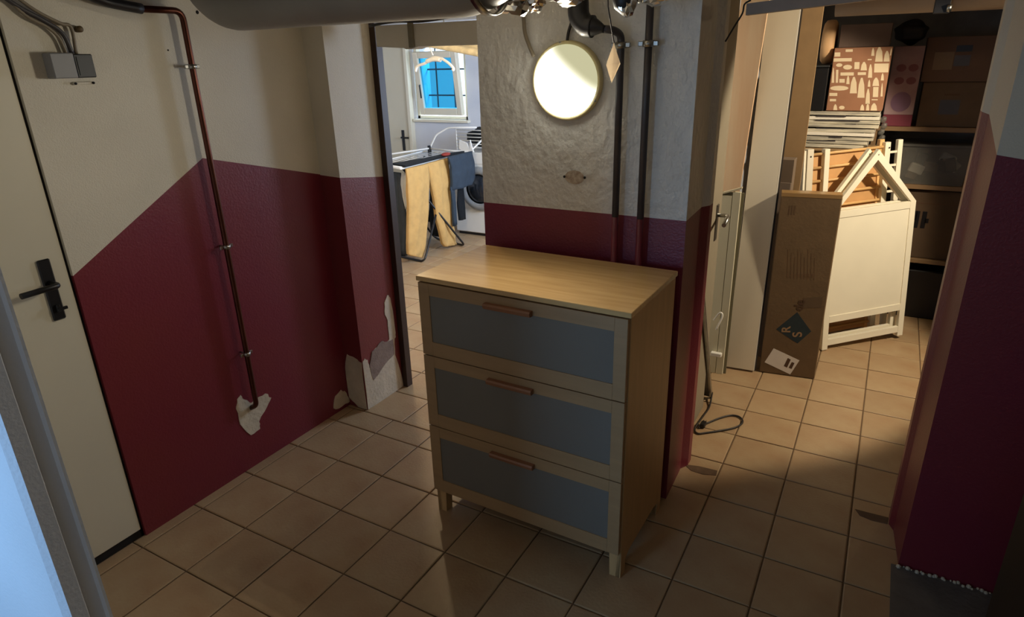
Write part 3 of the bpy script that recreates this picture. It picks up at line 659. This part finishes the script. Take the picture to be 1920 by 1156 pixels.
# house-shaped bed panels
def house(o, th, ph, ro, off, name, label, w=.6, he=.855, ha=1.186, dx=0, panel=True):
    u, v, n = uvn(th, ph, ro); base = Vector(o) - n * off + u * dx
    m = frame_m(base, u, v, -n)
    t = thing(name, label, 'bed panel', base, 'white house-shaped bed panels'); t_ = .022; s = .040
    bm = nbm(); box(bm, (0, 0, 0), (s, t_, he), .0015, mtx=m); obj('post', bm, whitepaint, t)
    bm = nbm(); box(bm, (w - s, 0, 0), (w, t_, he), .0015, mtx=m); obj('post', bm, whitepaint, t)
    k = (ha - he) / (w / 2); dz = s * math.sqrt(1 + k * k)
    bm = nbm(); prism(bm, [(0, he), (w / 2, ha), (w / 2, ha - dz), (s * .92, he)], 'y', 0, t_, mtx=m); obj('rafter', bm, whitepaint, t)
    bm = nbm(); prism(bm, [(w, he), (w / 2, ha), (w / 2, ha - dz), (w - s * .92, he)], 'y', 0, t_, mtx=m); obj('rafter', bm, whitepaint, t)
    bm = nbm(); box(bm, (s, .001, .815), (w - s, t_ - .001, .857), .001, mtx=m); obj('rail', bm, whitepaint, t)
    bm = nbm(); box(bm, (s, .001, .172), (w - s, t_ - .001, .215), .001, mtx=m); obj('rail', bm, whitepaint, t)
    bm = nbm(); box(bm, (s, .001, .025), (w - s, t_ - .001, .065), .001, mtx=m); obj('rail', bm, whitepaint, t)
    if panel:
        bm = nbm(); box(bm, (s - .002, .006, .21), (w - s + .002, .014, .82), mtx=m); obj('panel', bm, whitepaint, t)
    bm = nbm(); lathe(bm, [(0, 0), (.004, 0), (.004, .002), (0, .002)], m @ Vector((w / 2, 0, ha - .03)), n, 8); obj('screw', bm, steel, t)
    return m
HO = (-.155, 4.094, .004); HA = (.773, .078, .038)
house(HO, *HA, 0, 'house_bed_panel', 'white house-shaped bed end panel at the front, leaning beside the cardboard box')
house(HO, *HA, .045, 'house_bed_panel', 'second white house-shaped frame directly behind the front one', dx=-.022, panel=False)
u, v, n = uvn(*HA); FM = frame_m(Vector(HO) - n * .12, u, v, -n)
sf = thing('slatted_bed_side', 'white bed frame with warm beech slats leaning behind the house panels', 'bed frame', FM.translation)
def FB(name, a, b, m, bev=.001):
    bm = nbm(); box(bm, a, b, bev, mtx=FM); return obj(name, bm, m, sf)
FB('post', (-.105, .0, .02), (-.088, .05, 1.20), whitepaint); FB('post', (-.088, -.008, .02), (-.046, .03, 1.207), mat('grey_side_paint', (214, 205, 184), .5)); FB('post', (.028, -.01, .02), (.062, .02, 1.198), whitepaint)
FB('post', (.452, -.005, .02), (.49, .02, 1.197), whitepaint); FB('back_panel', (-.088, .03, .03), (.452, .04, 1.17), slatb); FB('edge_board', (.435, .021, .02), (.468, .045, 1.212), slatw)
for k in range(15):
    z = 1.177 - .0787 * k
    bm = nbm(); tube(bm, [FM @ Vector((-.05, .014, z - .007)), FM @ Vector((.455, .014, z - .007 + .0))], .0085, 8); obj('slat', bm, slatw, sf)
FB('ladder_post', (.548, .0, .02), (.582, .022, 1.203), whitepaint)
for k in range(8): FB('rung', (.488, .005, 1.128 - k * .0787), (.55, .016, 1.141 - k * .0787), whitepaint)
for x in (-.066, .478):
    bm = nbm(); lathe(bm, [(0, 0), (.005, 0), (.005, .002), (0, .002)], FM @ Vector((x, -.008, 1.165)), n, 8); obj('screw', bm, screwm, sf)

# storage cabinet carrying the bundle
cbn = thing('storage_cabinet', 'brown storage cabinet hidden behind the slatted bed side', 'cabinet', (-.28, 4.9, 0))
bm = nbm(); box(bm, (-.56, 4.64, .05), (-.11, 4.88, 1.14), .003); obj('carcass', bm, mdf, cbn)
bm = nbm(); box(bm, (-.575, 4.605, 1.14), (-.02, 4.89, 1.155), .002); obj('cabinet_top', bm, mdf, cbn); bm = nbm(); box(bm, (-.54, 4.67, 0), (-.13, 4.86, .05)); obj('plinth', bm, blackpl, cbn)
bn = thing('board_bundle', 'bundle of flat white boards stacked on the cabinet under the patterned box', 'boards', (-.28, 4.75, 1.156))
streak = mat('white_board_streaked', (224, 216, 192), .5, .0, 30, col2=(150, 146, 134), stretch=(.25, 3, 3))
z = 1.157
for k in range(9):
    h = .0205 + random.uniform(-.001, .001); x0 = -.50 + (k > 4) * -.004 + random.uniform(-.006, .006) + k * -.001; x1 = -.105 + random.uniform(-.012, .012) + k * .006
    bm = nbm(); sk = Matrix.Translation((0, 4.62 + random.uniform(-.006, .006), z)) @ Matrix.Rotation(random.uniform(-.008, .008), 4, 'Y')
    box(bm, (x0, 0, 0), (x1, .26, h), .002, mtx=sk); obj('flat_board', bm, [streak, edgem][k % 4 == 3], bn); z += h + .0045
bm = nbm()
for k in range(8):
    zz = 1.175 + k * .0248; box(bm, (-.46 + random.uniform(0, .15), 4.617, zz - .001), (-.20 + random.uniform(-.1, .08), 4.70, zz + .005))
obj('shadow_gaps', bm, greypipe, bn)['label'] = 'dark grey strips painted as shade in the gaps between the boards'  # strips paint the shade between the stacked boards
bm = nbm()
for k in range(5):
    zz = 1.19 + k * .036; lathe(bm, [(0, -.02), (.012, -.018), (.018, 0), (.012, .018), (0, .02)], (-.045 + (k % 2) * .008, 4.64, zz), (.3, 0, 1), 10)
obj('wrap_end', bm, clear, bn)['label'] = 'crinkled clear wrap at the right end'
bz = z + .001
pb = thing('patterned_box', 'terracotta box printed with cream houses and bottles on the board bundle', 'box', (-.22, 4.7, bz))
PM = Matrix.Translation((-.372, 4.66, bz)); PH = 1.745 - bz
bm = nbm(); box(bm, (0, 0, 0), (.31, .24, PH), .003, mtx=PM); obj('box_body', bm, terra, pb)
sh = [(345, 320, 390, 350, 'r'), (430, 300, 485, 318, 'r'), (340, 362, 480, 386, 'r'), (625, 295, 648, 350, 'h'), (655, 285, 712, 392, 'h'), (718, 318, 762, 392, 'h'), (600, 372, 630, 380, 'r'), (360, 398, 410, 425, 'e'), (415, 410, 485, 445, 'e'), (502, 392, 540, 442, 'r'), (550, 392, 598, 452, 'h'), (652, 405, 758, 468, 'r'), (608, 410, 640, 505, 'h'), (330, 430, 350, 540, 'h'), (362, 445, 380, 540, 'r'), (397, 465, 500, 488, 'r'), (530, 465, 592, 485, 'r'), (390, 512, 432, 540, 'r'), (445, 490, 470, 550, 'h'), (475, 498, 530, 618, 'h'), (535, 505, 590, 650, 'h'), (318, 562, 465, 598, 'e'), (645, 505, 695, 565, 'h'), (705, 475, 728, 525, 'h'), (610, 520, 630, 570, 'h'), (315, 615, 378, 638, 'r'), (320, 660, 370, 678, 'r'), (598, 585, 632, 695, 'h'), (645, 660, 690, 668, 'r'), (710, 545, 725, 640, 'h'), (350, 700, 382, 744, 'h'), (395, 710, 440, 738, 'e'), (560, 700, 592, 744, 'h'), (605, 690, 630, 744, 'h'), (640, 690, 690, 744, 'h'), (762, 300, 780, 350, 'h'), (652, 572, 692, 645, 'f')]
bm = nbm()
for x0, y0, x1, y1, kd in sh:
    def st(x, y):
        t = (y - 288) / 460; return ((x - (345 - 55 * t)) / 436 * .31, PH * (1 - t))
    if kd == 'r': P_ = [(x0, y0), (x1, y0), (x1, y1), (x0, y1)]
    elif kd == 'f': P_ = [(x0, y0), (x1, y0), (x1, y1), (x0, y1), (x0, y0 + 5), (x0 + 14, y0 + 5), (x0 + 14, y1 - 5), (x1 - 14, y1 - 5), (x1 - 14, y0 + 5)][:4]
    elif kd == 'e': P_ = [((x0 + x1) / 2 + (x1 - x0) / 2 * cos(a), (y0 + y1) / 2 + (y1 - y0) / 2 * sin(a)) for a in [2 * pi * q / 12 for q in range(12)]]
    else: P_ = [((x0 + x1) / 2 - (x1 - x0) * .12, y0), ((x0 + x1) / 2 + (x1 - x0) * .12, y0), (x1 - (x1 - x0) * .12, y0 + (y1 - y0) * .35), (x1, y1), (x0, y1), (x0 + (x1 - x0) * .12, y0 + (y1 - y0) * .35)]
    P_ = [st(max(P[0], 292), P[1]) for P in P_]; P_ = [(min(max(a, .002), .308), min(max(b, .002), PH - .002)) for a, b in P_]
    prism(bm, P_, 'y', -.0008 if kd != 'f' else -.0006, 0, mi=0, mtx=PM)
obj('printed_shapes', bm, creampr, pb)['label'] = 'cream printed silhouettes of houses and bottles'
co = B('grey_carton_box', (-.355, 4.70, 1.747), (-.082, 4.885, 1.875), mat('dull_mauve_card', (110, 92, 82), .85, .12, 12), bev=.002); tag(co, 'dull grey-brown carton on top of the patterned box', 'box')
bk = thing('black_case', 'black case standing left of the patterned box under the pale wooden disc', 'case', (-.44, 4.68, bz))
bm = nbm(); box(bm, (-.495, 4.64, bz), (-.385, 4.86, 1.635), .004); obj('case_body', bm, blackpl, bk)
bm = nbm(); box(bm, (-.496, 4.638, 1.637), (-.384, 4.86, 1.648), .002); obj('case_lid_edge', bm, darkgrey, bk)
bm = nbm(); lathe(bm, [(0, 0), (.11, 0), (.127, .012), (.13, .035), (.127, .062), (.11, .074), (0, .074)], (-.455, 4.80, 1.78), (.97, 0, .0), 40)
tag(obj('wooden_disc', bm, rattan), 'pale wooden disc standing on edge on top of the black case', 'disc')

# shelving unit at the back right
su = thing('shelving_unit', 'pine shelving unit at the back right of the storage room', 'shelves', (.6, 5.1, 0))
for z in (.40, .885, 1.243): B('shelf', (-.10, 4.90, z), (1.3, 5.40, z + .028), shelfw, su, .002)
for x in (-.10, 1.27):
    for y in (4.905, 5.36): B('upright', (x, y, 0), (x + .03, y + .035, 1.30), shelfw, su, .002)
def carton(name, a, b, m, label, parts=()):
    t = thing(name, label, 'box', ((a[0] + b[0]) / 2, (a[1] + b[1]) / 2, a[2]))
    B('carton_body', a, b, m, t, .003)
    for nm, r, mm_ in parts: B(nm, (a[0] + r[0], a[1] - .001, a[2] + r[1]), (a[0] + r[2], a[1] + .001, a[2] + r[3]), mm_, t)
    return t
st_ = 1.272
carton('brown_carton', (.135, 4.93, st_), (.462, 5.2, st_ + .262), cardd, 'brown cardboard box with a square grey print on the shelf, lower of two', (('square_print', (.105, .075, .21, .16), greypipe), ('printed_line', (.12, .185, .20, .195), inkb), ('seam', (0, .254, .327, .258), inkb)))
carton('brown_carton', (.114, 4.93, st_ + .264), (.462, 5.2, st_ + .52), mat('reddish_card', (94, 72, 58), .85, .12, 10), 'reddish-brown cardboard box with a pale label on the shelf, upper of two', (('pale_label', (.05, .07, .15, .17), mat('aged_label', (112, 94, 74), .8)), ('black_mark', (.155, .17, .235, .205), blackpl), ('grey_mark', (.155, .09, .235, .15), greypipe)))
pk = thing('pink_box', 'tall pinkish box with magenta base between the patterned box and brown cartons', 'box', (.03, 4.95, st_))
bm = nbm(); box(bm, (-.055, 4.905, st_ + .07), (.108, 5.1, 1.745), .003); obj('box_body', bm, pinkpr, pk)
bm = nbm(); box(bm, (-.055, 4.905, st_), (.108, 5.1, st_ + .07), .003); obj('magenta_base', bm, magenta, pk)
bm = nbm(); prism(bm, [(.03 + .055 * cos(a), 1.42 + .06 * sin(a)) for a in [2 * pi * k / 20 for k in range(20)]], 'y', 4.9035, 4.905); obj('printed_circle', bm, violet, pk)
for c_ in ((.0, 1.545), (.065, 1.545), (0, 1.62), (.065, 1.62)):
    bm = nbm(); prism(bm, [(c_[0] + .027 * cos(a), c_[1] + .022 * sin(a)) for a in [2 * pi * k / 14 for k in range(14)]], 'y', 4.9035, 4.905); obj('printed_circle', bm, mat('dusty_rose', (112, 70, 76), .7), pk)
bm = nbm(); bmesh.ops.create_icosphere(bm, subdivisions=4, radius=1)
for v_ in bm.verts:
    c_ = v_.co; k = 1 + .07 * sin(c_.x * 5 + 1) * cos(c_.y * 4) + .05 * sin(c_.z * 9)
    v_.co = Vector((.02 + c_.x * .09 * k, 5.0 + c_.y * .09 * k, 1.835 + c_.z * (.085 if c_.z < 0 else .06) * k))
tag(obj('black_bag', bm, darkbag, smooth=True), 'slumped black bag on top of the pinkish box', 'bag')
pbn = thing('plastic_bin', 'clear plastic bin of jumbled things on the middle shelf', 'bin', (.27, 5.05, .915))
bm = nbm(); prism(bm, [(.09, .915), (.445, .915), (.47, 1.15), (.065, 1.15)], 'y', 4.92, 5.25); obj('tub', bm, clear, pbn)
B('rim', (.06, 4.91, 1.15), (.475, 5.26, 1.165), clear, pbn, .002)
rn = random.Random(4)
for k in range(9):
    c_ = Vector((.12 + rn.random() * .28, 4.97 + rn.random() * .1, .95 + rn.random() * .14)); s_ = .03
    bm = nbm(); box(bm, (-s_ * 1.4, -s_, -s_), (s_ * 1.4, s_, s_), .006, mtx=Matrix.Translation(c_) @ Matrix.Rotation(rn.random() * 2, 4, 'Y')); obj('content', bm, [whitecl, greycl, blackcl, cardd][k % 4], pbn)
lowc = carton('brown_carton', (.16, 4.93, .43), (.475, 5.22, .875), mat('dim_card', (84, 66, 48), .85, .12, 10), 'cardboard box with a dark printed mark on the lowest shelf', (('top_seam', (0, .36, .315, .366), inkb),))
for k, (a, b, c_, d_) in enumerate(((.03, .20, .05, .31), (.045, .25, .08, .31), (.075, .20, .095, .31), (.11, .20, .135, .31), (.13, .235, .15, .265))):
    bm = nbm(); box(bm, (.16 + a, 4.9285, .43 + b), (.16 + c_, 4.93, .43 + d_)); obj('printed_mark', bm, blackpl, lowc)
tag(B('dark_crate', (.14, 4.95, 0), (.50, 5.25, .34), blackpl, bev=.01), 'black crate on the floor under the lowest shelf', 'crate')

# ------------------------------------------------------------ leaning grey panel with its cable
A0 = Vector((-.612, 3.20, .006)); A1 = Vector((-.603, 2.592, 1.03)); vv = (A1 - A0).normalized(); uu = Vector((1, 0, 0)); nn = uu.cross(vv)
HM = Matrix((uu, nn, vv)).transposed().to_4x4(); HM.translation = A0
hs = thing('leaning_panel', 'grey glossy panel with metal edge leaning against the back of the pillar', 'panel', A0)
L_ = (A1 - A0).length
bm = nbm(); box(bm, (-.23, -.006, .008), (-.012, .006, L_), .001, mtx=HM); obj('panel', bm, heaterm, hs)
bm = nbm(); box(bm, (-.012, -.010, 0), (0, .010, L_), .001, mtx=HM); obj('edge_frame', bm, steel, hs)
bm = nbm()
for t in (.25, .75):
    lathe(bm, [(0, 0), (.006, 0), (.006, .004), (0, .004)], HM @ Vector((-.006, -.010, L_ * t)), HM.to_3x3() @ Vector((0, -1, 0)), 10)
obj('screw', bm, edgem, hs)
cpts = [(1336, 745), (1330, 762), (1318, 780), (1303, 803), (1308, 812), (1322, 811), (1350, 807), (1378, 801), (1392, 792), (1388, 782), (1372, 778), (1350, 783), (1330, 791), (1315, 797), (1310, 802)]
P3 = [at(*c_, z=.006) for c_ in cpts]; P3[0] = A0 + Vector((0, -.005, .03)); 
ca = thing('power_cable', 'dark power cable looping on the tiles beside the pillar', 'cable', P3[4])
T('cord', smooth_path(P3, 5), .0045, darkcable, ca, 8)
p = at(1318, 799, z=.0); bm = nbm(); box(bm, (p.x - .012, p.y - .025, .001), (p.x + .012, p.y + .02, .024), .004); tube(bm, [(p.x - .006, p.y + .02, .013), (p.x - .006, p.y + .038, .013)], .0025, 6); tube(bm, [(p.x + .006, p.y + .02, .013), (p.x + .006, p.y + .038, .013)], .0025, 6); obj('plug', bm, blackpl, ca)

# ------------------------------------------------------------ laundry room
ip = thing('insulated_pipe', 'cream insulated pipe under the laundry ceiling above the hanger', 'pipe', (-3.2, 4.4, 1.8))
T('pipe_cover', [at(780, 76, y=4.35), at(815, 84, y=4.35), at(905, 101, y=4.35), at(950, 109, y=4.35)], .026, insul, ip, 14); T('pipe_cover', [at(835, 78, y=4.5), at(905, 88, y=4.5), at(950, 94, y=4.5)], .035, insul, ip, 14)
for a in (835, 930):
    p = at(a, 88 + (a - 835) * .2, y=4.35); T('suspension_rod', [p, Vector((p.x, p.y, CEIL))], .005, steel, ip, 6)
hg = thing('coat_hanger', 'white plastic coat hanger hanging before the laundry window', 'hanger', at(815, 108, y=4.35))
T('shoulder', ppath([(779, 134), (783, 124), (798, 118), (813, 108), (828, 110), (842, 119), (850, 128), (849, 132)], 4.35), .011, whitemet, hg, 8)
T('bridge', ppath([(800, 115), (812, 111), (826, 112)], 4.35), .017, whitemet, hg, 8)
T('hook', ppath([(812, 104), (807, 92), (803, 84), (806, 76), (812, 79)], 4.35), .005, whitemet, hg, 8)

rk = thing('drying_rack', 'white folding drying rack with black legs hung with laundry', 'drying rack', (-3.85, 5.0, 0))
def R(p): return [Vector(q) for q in p]
T('leg', bend(R([(-4.05, 5.35, .84), (-3.93, 4.62, .012), (-3.54, 4.56, .012), (-3.74, 5.35, .84)]), .06), .010, blackpl, rk, 8)
T('leg', bend(R([(-4.05, 4.66, .84), (-3.95, 5.30, .012), (-3.50, 5.18, .012), (-3.75, 4.62, .84)]), .06), .010, blackpl, rk, 8)
RZ = .86
xa, xb, ya, yb = -4.12, -3.66, 4.50, 5.50
T('rack_frame', bend(R([(xa, ya + .12, RZ), (xb, ya, RZ), (xb - .05, yb, RZ), (xa - .05, yb, RZ), (xa, ya + .12, RZ)]), .03), .009, whitemet, rk, 8)
T('end_bar', R([(xa, ya + .11, RZ + .008), (xb, ya - .01, RZ + .008)]), .014, whitemet, rk, 8)
for k in range(6):
    t = (k + 1) / 7; x = xa + (xb - xa) * t; T('wire', R([(x, ya + .12 * (1 - t), RZ), (x - .05, yb, RZ)]), .003, whitemet, rk, 6)
T('wing', bend(R([(xa - .01, 4.9, RZ + .05), (-4.06, 5.46, .90), (-4.0, 5.5, 1.03), (-3.88, 5.55, 1.10), (-3.55, 5.56, 1.11)]), .03), .009, whitemet, rk, 8)
T('wing', bend(R([(-4.06, 5.46, .90), (-3.77, 5.44, .89), (-3.60, 5.5, .88), (-3.5, 5.6, 1.0)]), .03), .009, whitemet, rk, 8)
B('hinge', (-4.075, 5.44, .82), (-4.045, 5.47, .93), blackpl, rk, .004)
def cloth(name, loops, m, label, cat, thick=.02, amp=.008, seed=0, group=None):
    """loops: rows from top to bottom of (left, right) world points; a closed, softly folded slab of cloth; several columns"""
    bm = nbm(); rn = random.Random(seed); NC = 12; rows = []
    pts = []
    for (a, b), (c, d2_) in zip(loops, loops[1:]):
        for k in range(4): t = k / 4; pts.append((Vector(a).lerp(Vector(c), t), Vector(b).lerp(Vector(d2_), t)))
    pts.append((Vector(loops[-1][0]), Vector(loops[-1][1]))); nr = Vector((pts[0][1] - pts[0][0])).cross(Vector((0, 0, 1))).normalized()
    ph = rn.random() * 6
    for side in (1, -1):
        g = []
        for i, (a, b) in enumerate(pts):
            row = []
            for j in range(NC + 1):
                t = j / NC; e = math.sqrt(max(0, 1 - (2 * t - 1) ** 2)) ; q = a.lerp(b, t)
                wv = amp * (sin(t * 11 + ph + i * .16) + .6 * sin(t * 23 + i * .35 + ph) + .5 * sin(i * .9 + t * 5)) * min(1, i / 5 + .2)
                row.append(bm.verts.new(q + nr * (wv + side * (thick * (.35 + .65 * e)) * min(1, .35 + i / 8))))
            g.append(row)
        for r1, r2 in zip(g, g[1:]):
            for j in range(NC):
                f = bm.faces.new((r1[j], r1[j + 1], r2[j + 1], r2[j])); f.smooth = True
        rows.append(g)
    F_, K_ = rows
    for i in range(len(pts) - 1):
        for j in (0, NC):
            bm.faces.new((F_[i][j], F_[i + 1][j], K_[i + 1][j], K_[i][j]))
    for i in (0, len(pts) - 1):
        for j in range(NC): bm.faces.new((F_[i][j], F_[i][j + 1], K_[i][j + 1], K_[i][j]))
    o = obj(name, bm, m); 
    return tag(o, label, cat, group) if label else o
XP = -3.63
def px(a, b, x=XP): return at(a, b, x=x)
# beige trousers: two legs from one waist
L1 = [(px(760, 316), px(803, 306)), (px(762, 345), px(803, 335)), (px(764, 380), px(801, 375)), (px(765, 420), px(800, 410)), (px(763, 455), px(797, 450)), (px(765, 476), px(795, 470)), (px(768, 479), px(790, 483))]
L2 = [(px(801, 306), px(839, 296)), (px(806, 335), px(842, 330)), (px(812, 370), px(844, 370)), (px(817, 410), px(848, 405)), (px(824, 440), px(852, 435)), (px(829, 457), px(853, 450)), (px(832, 462), px(855, 457))]
pt = thing('beige_trousers', 'beige jogging trousers hanging over the near rail of the drying rack', 'trousers', px(800, 310))
o = cloth('trouser_leg', L1, pantm, None, None, .035, .006, 3); o.parent = pt; o.matrix_parent_inverse = parent_inv(pt)
o = cloth('trouser_leg', L2, pantm, None, None, .035, .006, 5); o.parent = pt; o.matrix_parent_inverse = parent_inv(pt)
def pj(a, b, x=-3.56): return at(a, b, x=x)
cloth('folded_jeans', [(pj(839, 294), pj(885, 283)), (pj(844, 315), pj(887, 305)), (pj(846, 340), pj(888, 330)), (pj(846, 357), pj(882, 345))], jeans, 'blue-grey jeans folded over the rail right of the beige trousers', 'jeans', .035, .008, 8)
cloth('jeans_leg', [(pj(844, 350), pj(852, 350)), (pj(848, 380), pj(853, 380)), (pj(850, 424), pj(855, 420))], jeans, 'narrow dark blue-grey trouser leg hanging below the folded jeans', 'trousers', .02, .003, 9)
cloth('black_trouser_leg', [(at(858, 352, x=-3.72), at(869, 352, x=-3.72)), (at(858, 380, x=-3.72), at(870, 380, x=-3.72)), (at(861, 413, x=-3.72), at(872, 410, x=-3.72))], blackcl, 'short black trouser leg hanging at the far right of the rack', 'trousers', .02, .003, 10)
yq = 4.66
def pz(a, b, y=yq): return at(a, b, y=y)
cloth('black_sock', [(pz(727, 322), pz(737, 323)), (pz(729, 360), pz(741, 360)), (pz(735, 400), pz(744, 400)), (pz(739, 430), pz(743, 425))], blackcl, 'long black garment hanging at the left edge of the laundry opening', 'clothes', .02, .004, 11)
cloth('charcoal_garment', [(pz(738, 322), pz(752, 324)), (pz(742, 370), pz(757, 365)), (pz(747, 430), pz(764, 420)), (pz(750, 478), pz(764, 478))], greycl, 'long charcoal grey garment hanging left of the beige trousers', 'clothes', .025, .006, 12)
cloth('cream_garment', [(pz(753, 323, 4.6), pz(762, 325, 4.6)), (pz(752, 345, 4.6), pz(764, 345, 4.6)), (pz(755, 368, 4.6), pz(764, 368, 4.6)), (pz(760, 392, 4.6), pz(765, 388, 4.6))], whitecl, 'small cream garment hanging just left of the beige trousers', 'clothes', .012, .004, 13)
cloth('black_leggings', [(at(806, 340, x=-3.85), at(820, 338, x=-3.85)), (at(806, 390, x=-3.85), at(822, 388, x=-3.85)), (at(809, 440, x=-3.85), at(824, 444, x=-3.85))], blackcl, 'black leggings seen between the legs of the beige trousers', 'leggings', .025, .004, 14)
cloth('black_glove', [(at(797, 380, x=-3.9), at(803, 380, x=-3.9)), (at(799, 400, x=-3.9), at(805, 400, x=-3.9)), (at(801, 414, x=-3.9), at(806, 416, x=-3.9))], blackcl, 'small black garment end left of the black leggings', 'clothes', .015, .003, 15)
bm = nbm(); prism(bm, [(at(a, b, z=RZ + .02).x, at(a, b, z=RZ + .02).y) for a, b in [(733, 308), (800, 297), (842, 288), (880, 283), (850, 289), (800, 302), (760, 312)]], 'z', RZ + .012, RZ + .03); tag(obj('black_scarf', bm, blackcl), 'black cloth lying flat across the wires of the rack', 'cloth')
p = at(836, 289, z=.90); bm = nbm(); bmesh.ops.create_icosphere(bm, subdivisions=3, radius=1, matrix=Matrix.Translation(p) @ Matrix.Diagonal((.035, .06, .018, 1))); tag(obj('red_sock', bm, redcl, smooth=True), 'small red sock on top of the drying rack', 'sock')
p = at(884, 278, y=5.55); bm = nbm(); prism(bm, [(at(a, b, y=5.5).x, at(a, b, y=5.5).z) for a, b in [(862, 262), (876, 268), (881, 280), (882, 262), (886, 278), (889, 285), (872, 284), (862, 279)]], 'y', 5.49, 5.505); tag(obj('white_cloth', bm, whitemet), 'small white crumpled cloth at the right end of the rack', 'cloth')

# washing machine with open round door, wire basket with dark clothes on top
wm = thing('washing_machine', 'white front-loading washing machine with round glass door behind the rack', 'washing machine', (-3.58, 5.85, 0))
bm = nbm(); box(bm, (-3.88, 5.60, .03), (-3.28, 6.12, .86), .008); obj('body', bm, washm, wm); bm = nbm(); box(bm, (-3.86, 5.62, 0), (-3.30, 6.1, .03)); obj('plinth', bm, blackpl, wm)
bm = nbm(); box(bm, (-3.875, 5.594, .75), (-3.285, 5.60, .855), .002); obj('control_panel', bm, whitemet, wm)
cw = (-3.56, 5.60, .50)
bm = nbm(); lathe(bm, [(.15, 0), (.215, 0), (.225, .02), (.21, .045), (.165, .05), (.15, .03)], cw, (0, -1, 0), 40); obj('door_ring', bm, rimm, wm)
bm = nbm(); lathe(bm, [(.15, .01), (.13, .035), (.08, .06), (0, .07)], cw, (0, -1, 0), 40); obj('door_glass', bm, darkgl, wm)
wb = thing('wire_basket', 'white wire basket full of dark clothes on the washing machine', 'basket', (-3.6, 5.7, .865))
for k in range(6): T('wire', [(-3.86, 5.66, .90 + k * .034), (-3.30, 5.66, .90 + k * .034)], .005, whitemet, wb, 6)
for x in (-3.86, -3.30):
    T('basket_post', [(x, 5.66, .865), (x, 5.66, 1.08)], .006, whitemet, wb, 6)
bm = nbm(); bmesh.ops.create_icosphere(bm, subdivisions=4, radius=1)
for v_ in bm.verts:
    c_ = v_.co; k = 1 + .10 * sin(c_.x * 7) * cos(c_.z * 6) + .06 * sin(c_.y * 11 + c_.x * 9)
    v_.co = Vector((-3.58 + c_.x * .26 * k, 5.86 + c_.y * .17 * k, .985 + c_.z * .108 * k))
tag(obj('dark_laundry', bm, blackcl, smooth=True), 'heap of dark clothes inside the wire basket', 'clothes')
